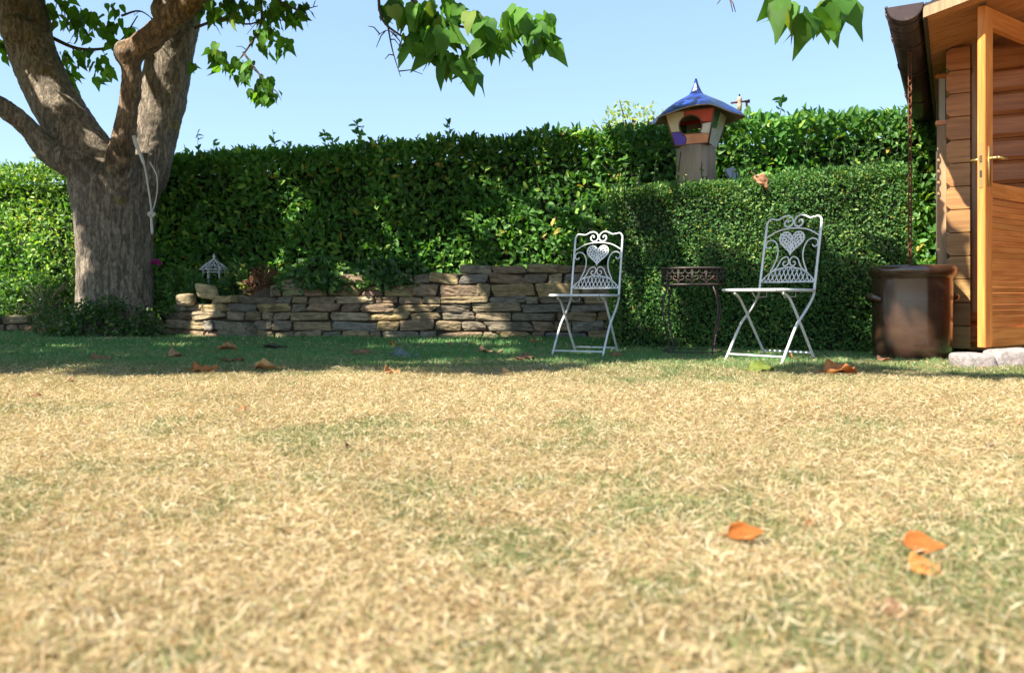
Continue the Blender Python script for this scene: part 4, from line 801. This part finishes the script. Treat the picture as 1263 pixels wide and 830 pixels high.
# posts beside the side wall
for (x, y, zt_, w_, lab, top) in ((-.03, .33, 2.0, .058, 'tall pale-sided wooden post with an orange cap under the shed eave', 1), (-.025, -.02, 1.60, .058, 'shorter dark wooden post with an orange cap beside the log ends', 0)):
    c, s_ = math.cos(AN), math.sin(AN); p = empty('wooden_post', (SH0.x + x * c - y * s_, SH0.y + x * s_ + y * c, 0), lab, 'post', rz=AN)
    mb = MB(); mb.box((-w_ / 2, -.03, 0), (w_ / 2, .03, zt_ - .03), bev=.003); mb.build('shaft', W_BAT if not top else plain('pale_paint', (.55, .52, .46), .6), p)
    if top:
        for sx_ in (-1, 1): mb = MB(); mb.box((sx_ * w_ / 2 - .008, -.036, 0), (sx_ * w_ / 2 + .008, .032, zt_ - .032)); mb.build('edge_strip', plain('dark_strip', (.08, .06, .04), .7), p)
    mb = MB(); mb.box((-w_ / 2 - .012, -.042, zt_ - .03), (w_ / 2 + .012, .04, zt_), bev=.004); mb.build('cap', W_DOOR, p)
# rain chain
cp_ = Vector((2.70, 5.12)); c, s_ = math.cos(-AN), math.sin(-AN); d2 = cp_ - SH0.xy; lx = d2.x * c - d2.y * s_; ly = d2.x * s_ + d2.y * c
wx_ = SH0.x + gx_ * math.cos(AN) - ly * math.sin(AN); wy_ = SH0.y + gx_ * math.sin(AN) + ly * math.cos(AN)
mb = MB(); z = 2.015; k = 0
while z > .50:
    a = k * PI / 2 + .3; pts = [Vector((math.cos(a) * .013 * math.cos(t), math.sin(a) * .013 * math.cos(t), z + .024 * math.sin(t) )) for t in np.linspace(0, 2 * PI, 11)]; mb.tube(pts, .0045, 5, cap=False); z -= .038; k += 1
ch = mb.build('rain_chain', M_rust, None, True); ch.location = (wx_, wy_, 0); tag(ch, 'rusty rain chain hanging from the gutter into the brown crock', 'chain')
ck.location = (wx_ + .012, wy_, 0)
# doorstop stones
for (x, y, sx, sy, sz, sd_, rz, lab) in ((2.60, 4.50, .21, .17, .10, 3, .1, 'rounded speckled granite stone on the grass in front of the shed door'), (2.80, 4.53, .22, .16, .125, 8, -.06, 'squared granite block on the grass against the shed door')):
    mb = MB(); stone_geom(mb, (0, 0, sz / 2 - .012), sx, sy, sz, None, sd_); o = mb.build('granite_stone', M_granite, None, True); o.location = (x, y, 0); o.rotation_euler = (0, 0, rz); tag(o, lab, 'stone')
    sb = o.modifiers.new('s', 'SUBSURF'); sb.levels = 2; sb.render_levels = 2

# ------------------------------------------------------------ lantern, plants on the bed
ln = empty('garden_lantern', (P(264, 335, 8.5).x, 8.5, .52), 'small white filigree metal lantern with pointed lattice roof on the wall bed', 'lantern')
mb = MB(); r_ = .115
for i in range(6):
    a = 2 * PI * i / 6 + .3; a2 = 2 * PI * (i + 1) / 6 + .3; q1 = lambda rr, z, t=0: Vector((rr * math.cos(a + t), rr * math.sin(a + t), z))
    mb.tube([q1(r_, 0), q1(r_, .2)], .006, 5)
    for z in (.005, .17, .2): mb.tube([q1(r_, z), Vector((r_ * math.cos(a2), r_ * math.sin(a2), z))], .005, 5)
mb.build('frame', M_white, ln)
mb = MB()
for i in range(6):
    a = 2 * PI * i / 6 + .3; f_ = lambda t, u: Vector((math.cos(a + u * PI / 3), math.sin(a + u * PI / 3), 0)) * (.145 * (1 - t) ** 1.1 + .008) + Vector((0, 0, .2 + .13 * t ** .8))
    mb.tube([f_(t, 0) for t in np.linspace(0, 1, 6)], .006, 5); mb.tube([f_(t, t) for t in np.linspace(0, 1, 6)], .004, 4); mb.tube([f_(t, 1 - t) for t in np.linspace(0, 1, 6)], .004, 4); mb.tube([f_(0, 0), f_(0, 1)], .006, 5)
    for u in (.33, .66): mb.tube([f_(0, u), f_(.6, .5)], .003, 4)
mb.build('lattice_roof', M_white, ln)
mb = MB(); mb.lathe([(0, .325), (.012, .33), (.008, .345), (.017, .358), (.012, .375), (.005, .385), (.003, .40), (0, .402)], 12); mb.build('finial', M_white, ln, True); ln.scale = (.95, .95, .88)

def plant(name, label, cat_, c, rad, n, Lr, ratio, cols, stems=8, T=T_LAUREL, mat=None, up=.4, shape='dome', stemcol=None, group=None):
    root = empty(name, c, label, cat_, group); d = rand_dirs(n); rr = rng.uniform(.35, 1, n) ** .6; p = d * rr[:, None] * np.array(rad)[None]
    if shape == 'dome': p[:, 2] = np.abs(p[:, 2])
    lump = vnoise(p[:, 0] * 3 + c[0], p[:, 2] * 3 + p[:, 1], .35, int(abs(c[0] * 100)) % 97); k = lump > .28; p = p[k]; d = d[k]; n = len(p)
    dd, N = leaf_frames(d, up=up); t = rng.random(n); cl = mixcol(cols[0], cols[1], t)
    if len(cols) > 2: z = rng.random(n) < .12; cl[z] = cols[2]
    L = rng.uniform(*Lr, n); scatter_mesh('foliage', T, p, dd, N, L, L * ratio, cl, mat or M_plant, root)
    mb = MB()
    for i in range(stems):
        a = random.uniform(0, 2 * PI); e = Vector((math.cos(a) * rad[0] * .7, math.sin(a) * rad[1] * .7, rad[2] * random.uniform(.4, .95))); mb.tube([(0, 0, -.02), (e.x * .3, e.y * .3, e.z * .5), e], [.005, .004, .002], 5)
    mb.build('stems', stemcol or M_twig, root); return root
def at_bed(px, Y, z): return ((px - CX) / F * Y, Y, z)
GC = ((.03, .09, .02), (.09, .20, .04), (.22, .34, .07))
plant('leafy_plant', 'dense feathery green plant beside the trunk on the wall bed', 'plant', at_bed(224, 8.42, .22), (.34, .25, .52), 3400, (.03, .06), .3, ((.05, .14, .03), (.13, .28, .05), (.28, .40, .10)))
plant('leafy_plant', 'low green plant between the lantern and the trunk', 'plant', at_bed(262, 8.3, .30), (.36, .18, .36), 2400, (.03, .06), .3, GC)
plant('leafy_plant', 'leafy green plant right of the white lantern', 'plant', at_bed(298, 8.25, .36), (.22, .16, .42), 900, (.04, .08), .45, ((.04, .11, .03), (.12, .25, .05), (.38, .40, .10)))
plant('dried_plant', 'withered brown plant drooping over the wall top', 'plant', at_bed(328, 8.1, .42), (.22, .16, .30), 620, (.04, .09), .22, ((.16, .07, .04), (.30, .15, .09), (.10, .13, .04)), mat=M_dry, up=-.3)
plant('dried_plant', 'reddish withered tuft next to the lantern plant', 'plant', at_bed(300, 8.4, .42), (.12, .1, .33), 160, (.03, .07), .3, ((.22, .10, .05), (.38, .22, .12)), mat=M_dry)
plant('trailing_plant', 'bright green trailing plant spilling over the left part of the wall top', 'plant', at_bed(398, 7.98, .48), (.46, .34, .32), 3400, (.03, .075), .8, ((.03, .09, .022), (.09, .20, .04), (.22, .33, .08)))
plant('trailing_plant', 'green trailing plant spilling over the middle of the wall top', 'plant', at_bed(478, 8.0, .50), (.48, .32, .30), 3200, (.03, .075), .8, ((.03, .08, .022), (.08, .18, .04), (.22, .32, .08)))
plant('ivy_plant', 'dark ivy and weeds growing round the tree foot', 'plant', (TO.x + .16, TY - .52, 0), (.60, .18, .42), 2000, (.025, .055), .7, ((.025, .07, .02), (.07, .15, .03), (.16, .24, .05)))
plant('leafy_plant', 'green weeds at the left side of the tree foot', 'plant', (TO.x - .62, TY - .1, 0), (.24, .2, .42), 700, (.03, .07), .3, ((.04, .10, .03), (.10, .18, .05), (.35, .30, .16)))
plant('leafy_plant', 'dark bush under the bright hedge at the left edge', 'plant', at_bed(18, 9.35, .15), (.55, .25, .55), 1500, (.04, .09), .4, ((.03, .09, .025), (.10, .22, .05), (.2, .35, .07)))
plant('leafy_plant', 'pale green bush between the bright hedge and the trunk', 'plant', at_bed(72, 9.3, .12), (.3, .22, .75), 1300, (.03, .07), .4, ((.05, .13, .03), (.16, .30, .06), (.35, .45, .14)))
# dry stalks and arching blades left of the trunk
gr = empty('dry_grass_clump', at_bed(55, 9.0, .08), 'clump of straw coloured stalks and arching blades left of the trunk', 'plant'); mb = MB()
for i in range(60):
    a = random.uniform(0, 2 * PI); l = random.uniform(.2, .5); e = Vector((math.cos(a) * l * .8, math.sin(a) * l * .4, random.uniform(.15, .5))); g_ = random.random(); c = (.48, .38, .22) if g_ < .6 else (.12, .2, .07)
    mb.tube([(0, 0, 0), (e.x * .35, e.y * .35, e.z * .75), (e.x * .75, e.y * .75, e.z), (e.x, e.y, e.z * .85)], [.006, .005, .004, .001], 4, c=c)
mb.build('blades', M_dry, gr)
# pink flower
fl = empty('pink_flower', at_bed(191, 8.3, .25), 'single magenta flower on a thin stem at the right of the trunk', 'flower'); mb = MB(); mb.tube([(0, 0, 0), (.01, 0, .3), (0, 0, .50)], .004, 5); mb.build('stem', M_core, fl)
n = 40; d = rand_dirs(n); d[:, 2] = np.abs(d[:, 2]) * .5; scatter_mesh('petals', T_SMALL, np.tile([0, 0, .50], (n, 1)) + d * .02, d, rand_dirs(n), .055, .03, np.tile([.55, .05, .35], (n, 1)), M_plant, fl)
# brown pottery edge in front of the trunk, pink stones on the wall
for nm, lab, ct, loc, sz, cl, sd_ in (('clay_slab', 'flat pinkish clay slab lying in the grass before the trunk', 'slab', (P(150, 421, 7.6).x, 7.6, .0), (.48, .2, .05), (.75, .5, .38), 4),
                                     ('pink_stone', 'smooth pink stone lying on the wall under the trailing plant', 'stone', (P(377, 350, 7.9).x, 7.92, .60), (.24, .16, .09), (.55, .36, .30), 9),
                                     ('pink_stone', 'red-brown stone on top of the low wall left of the tree', 'stone', (P(50, 404, 8.9).x, 8.86, .04), (.3, .14, .09), (.5, .28, .2), 14),
                                     ('pale_stone', 'pale round stone resting upright on the left end of the wall', 'stone', (P(228, 360, 8.05).x, 8.09, .375), (.17, .15, .12), (.55, .45, .3), 24),
                                     ('pale_stone', 'tan square stone resting on the wall below the lantern', 'stone', (P(256, 358, 8.0).x, 8.0, .46), (.19, .15, .15), (.62, .5, .3), 29)):
    mb = MB(); stone_geom(mb, (0, 0, 0), *sz, cl, sd_); o = mb.build(nm, M_stone, None, True); o.location = loc; tag(o, lab, ct)

# yellow-green tree beyond the hedge
yt = empty('garden_tree', (P(782, 300, 11.5).x, 11.5, 0), 'sunlit yellow-green treetop showing above the hedge left of the bird house', 'tree')
mb = MB(); mb.tube(spline([(0, 0, 0), (.05, 0, 1.2), (-.03, 0, 2.2), (0, 0, 3.0)], 4), [.09] * 5 + [.06] * 4 + [.03] * 4, 8)
for i in range(9): a = i * 2.4; mb.tube([(0, 0, 1.9 + i * .1), (math.cos(a) * .4, math.sin(a) * .4, 2.4 + i * .07), (math.cos(a) * .62, math.sin(a) * .6, 2.7 + i * .06)], [.02, .012, .005], 5)
mb.build('trunk', M_twig, yt, True)
n = 2600; d = rand_dirs(n); p = d * (rng.uniform(.2, 1, n) ** .5)[:, None] * np.array([.72, .6, .72]); p[:, 2] += 2.52 ; k = vnoise(p[:, 0] * 2, p[:, 2] * 2 + p[:, 1], .35, 77) > .33; p = p[k]; d = d[k]; t = rng.random(len(p))
dd, N = leaf_frames(d); L = rng.uniform(.05, .09, len(p)); scatter_mesh('crown', T_LAUREL, p, dd, N, L, L * .5, mixcol((.17, .26, .05), (.42, .46, .10), t), M_plant, yt)

# ------------------------------------------------------------ fallen leaves
def fallen(px, py, wpx, curl, colr, label, yaw, seed, green=False, cup=False):
    g0 = G(px, py); L = wpx * g0.y / F; r = random.Random(seed); nu, nv = 13, 9; vs = []; ph = r.uniform(0, 6)
    for i in range(nu):
        u = i / (nu - 1); hw = (.42 if not cup else .34) * math.sin(PI * min(1, u * 1.02) ** .8) ** .8 * (1 - .12 * u) + .005
        hw *= 1 + .10 * math.sin(u * 13 + ph)
        for j in range(nv):
            t = (j / (nv - 1) - .5) * 2; a = t * curl * (1 + .25 * math.sin(u * 5 + ph)); rad = hw / max(curl, .01)
            y = math.sin(a) * rad; z = (1 - math.cos(a)) * rad + .035 * math.sin(u * 6 + ph) * (1 if not cup else .2) + .04 * math.sin(t * 5 + u * 9 + ph) * (0 if cup else 1) + (.03 * (2 * u - 1) ** 2) + (0 if cup else .05 * math.sin(u * 15 + t * 4 + ph) * abs(t) + .035 * math.sin(t * 9 - u * 17 + ph))
            vs.append(((u - .5) * L, y * L, z * L))
    mb = MB(); fs = [(i * nv + j, i * nv + j + 1, i * nv + nv + j + 1, i * nv + nv + j) for i in range(nu - 1) for j in range(nv - 1)]
    mb.add(vs, fs, colr)
    for i in range(len(mb.c)): q = .8 + .35 * r.random() - (.25 if (i % nv) == nv // 2 else 0); mb.c[i] = tuple(x * q for x in colr)
    mb.tube([(-.5 * L, 0, .06 * L), (-.62 * L, .03 * L, .10 * L), (-.75 * L, .05 * L, .08 * L)], [.018 * L, .014 * L, .01 * L], 5, c=tuple(x * .7 for x in colr))
    o = mb.build('fallen_leaf', M_dry, None, True); o.location = (g0.x, g0.y, .012 if g0.y < 4 else .018); o.rotation_euler = (R(38 if cup else r.uniform(-5, 28)), R(r.uniform(-8, 8)), yaw); o.location.z += .012 if cup else 0
    so_ = o.modifiers.new('thick', 'SOLIDIFY'); so_.thickness = .0015
    tag(o, label, 'leaf', 'leaves fallen on the lawn')
OR = (.50, .20, .06); BR = (.30, .14, .06); TN = (.52, .33, .16); PK = (.42, .2, .12)
FL = [(920, 677, 50, 1.1, (.42, .14, .028), 'orange boat-shaped curled leaf in the right foreground grass', .15, True),
      (1000, 656, 22, 1.3, BR, 'small crumpled brown leaf just right of the orange boat-shaped leaf', .8, False),
      (1140, 692, 52, .8, (.42, .14, .03), 'folded orange leaf at the lower right, farther of the overlapping pair', -.1, True),
      (1142, 712, 46, .7, (.56, .24, .06), 'pale orange leaf at the lower right, nearer of the overlapping pair', .3, False),
      (1108, 765, 36, .3, (.27, .16, .085), 'flat reddish brown leaf sunk in the grass at the lower right', .05, False),
      (1037, 464, 46, .9, OR, 'big crumpled orange leaf on the grass in front of the crock', .2, False),
      (937, 461, 36, .7, (.17, .21, .035), 'yellow-green leaf lying before the feet of the right chair', .1, False),
      (978, 446, 18, 1.1, BR, 'brown leaf between the back feet of the right chair', 1.2, False),
      (334, 459, 38, 1.0, (.64, .36, .14), 'long curled tan leaf at the shadow edge on the left lawn', 0, False),
      (253, 461, 32, 1.0, OR, 'curled orange leaf at the shadow edge, left of the long tan one', .4, False),
      (217, 443, 22, 1.2, (.55, .33, .16), 'pale brown leaf in the shade near the trunk', 1.0, False),
      (282, 434, 28, .9, (.58, .30, .12), 'light brown leaf in the shaded grass before the wall end', .1, False),
      (287, 449, 27, .7, (.24, .11, .06), 'dark brown leaf in the shade above the long tan leaf', .1, False),
      (340, 432, 30, .5, (.12, .11, .07), 'flat blackish leaf in the shaded grass near the wall', 0, False),
      (484, 464, 24, 1.2, (.55, .30, .12), 'upright curled brown leaf on sunlit grass below the middle of the wall', .7, False),
      (302, 510, 14, 1.1, OR, 'small orange leaf on the sunny left lawn', .5, False),
      (430, 557, 14, 1.3, (.20, .12, .06), 'small dark curled leaf in the middle of the sunny lawn', 1.4, False),
      (605, 438, 30, .6, TN, 'tan leaf in the shaded grass left of the left chair', .1, False),
      (648, 446, 24, .7, (.25, .14, .08), 'dark leaf in the grass just left of the left chair feet', .2, False),
      (625, 464, 15, 1.0, TN, 'tiny tan leaf at the shadow edge left of the left chair', .4, False),
      (445, 439, 24, .8, (.30, .17, .09), 'brown leaf in the shade below the middle of the wall', .3, False),
      (500, 442, 34, .4, (.18, .23, .20), 'grey-green leaf lying in the shade below the wall', .1, False),
      (555, 428, 14, .9, PK, 'small reddish leaf close to the wall foot', .6, False),
      (488, 429, 16, 1.0, OR, 'small orange leaf close to the wall foot', .9, False),
      (660, 425, 14, 1.0, OR, 'small orange leaf at the wall foot near the left chair', .3, False),
      (1220, 557, 16, 1.2, (.16, .09, .05), 'small dark curled leaf at the right of the sunny lawn', .9, False),
      (1256, 528, 14, 1.1, (.36, .14, .07), 'small red-brown leaf at the right edge of the lawn', .4, False),
      (1092, 448, 20, .9, PK, 'reddish leaf in the grass at the foot of the crock', .3, False),
      (88, 474, 12, 1.1, BR, 'tiny brown leaf on the far left lawn', .4, False),
      (45, 492, 12, 1.1, BR, 'tiny brown leaf at the left edge of the sunny lawn', 1.0, False),
      (760, 442, 18, .8, BR, 'brown leaf beside the right foot of the left chair', .4, False),
      (125, 447, 26, .6, (.34, .17, .09), 'brown leaf in the shade in front of the clay slab', .2, False),
      (14, 440, 16, .8, BR, 'brown leaf in the shade at the far left', .2, False)]
for i, (px, py, wp, cu, cl, lab, yw, cup) in enumerate(FL): fallen(px, py, wp, cu, cl, lab, yw, 100 + i, cup=cup)
# dead leaf caught on the clipped hedge
for (px, py, Yy, s) in ((934, 226, 5.93, .16),):
    fallen(920, 600, 30, .9, (.55, .30, .16), 'dead brown leaf caught on top of the clipped hedge right of the bird house log', 0, 500)
    o = [x for x in bpy.data.objects if x.name.startswith('fallen_leaf')][-1]
lf = [x for x in bpy.data.objects if x.get('label', '').startswith('dead brown leaf caught')][0]
lf.location = (P(936, 226, 5.88).x, 5.84, P(936, 226, 5.84).z); lf.scale = (3, 3, 3); lf.rotation_euler = (R(60), R(35), .3); lf['group'] = 'dead leaves'; del lf['group']
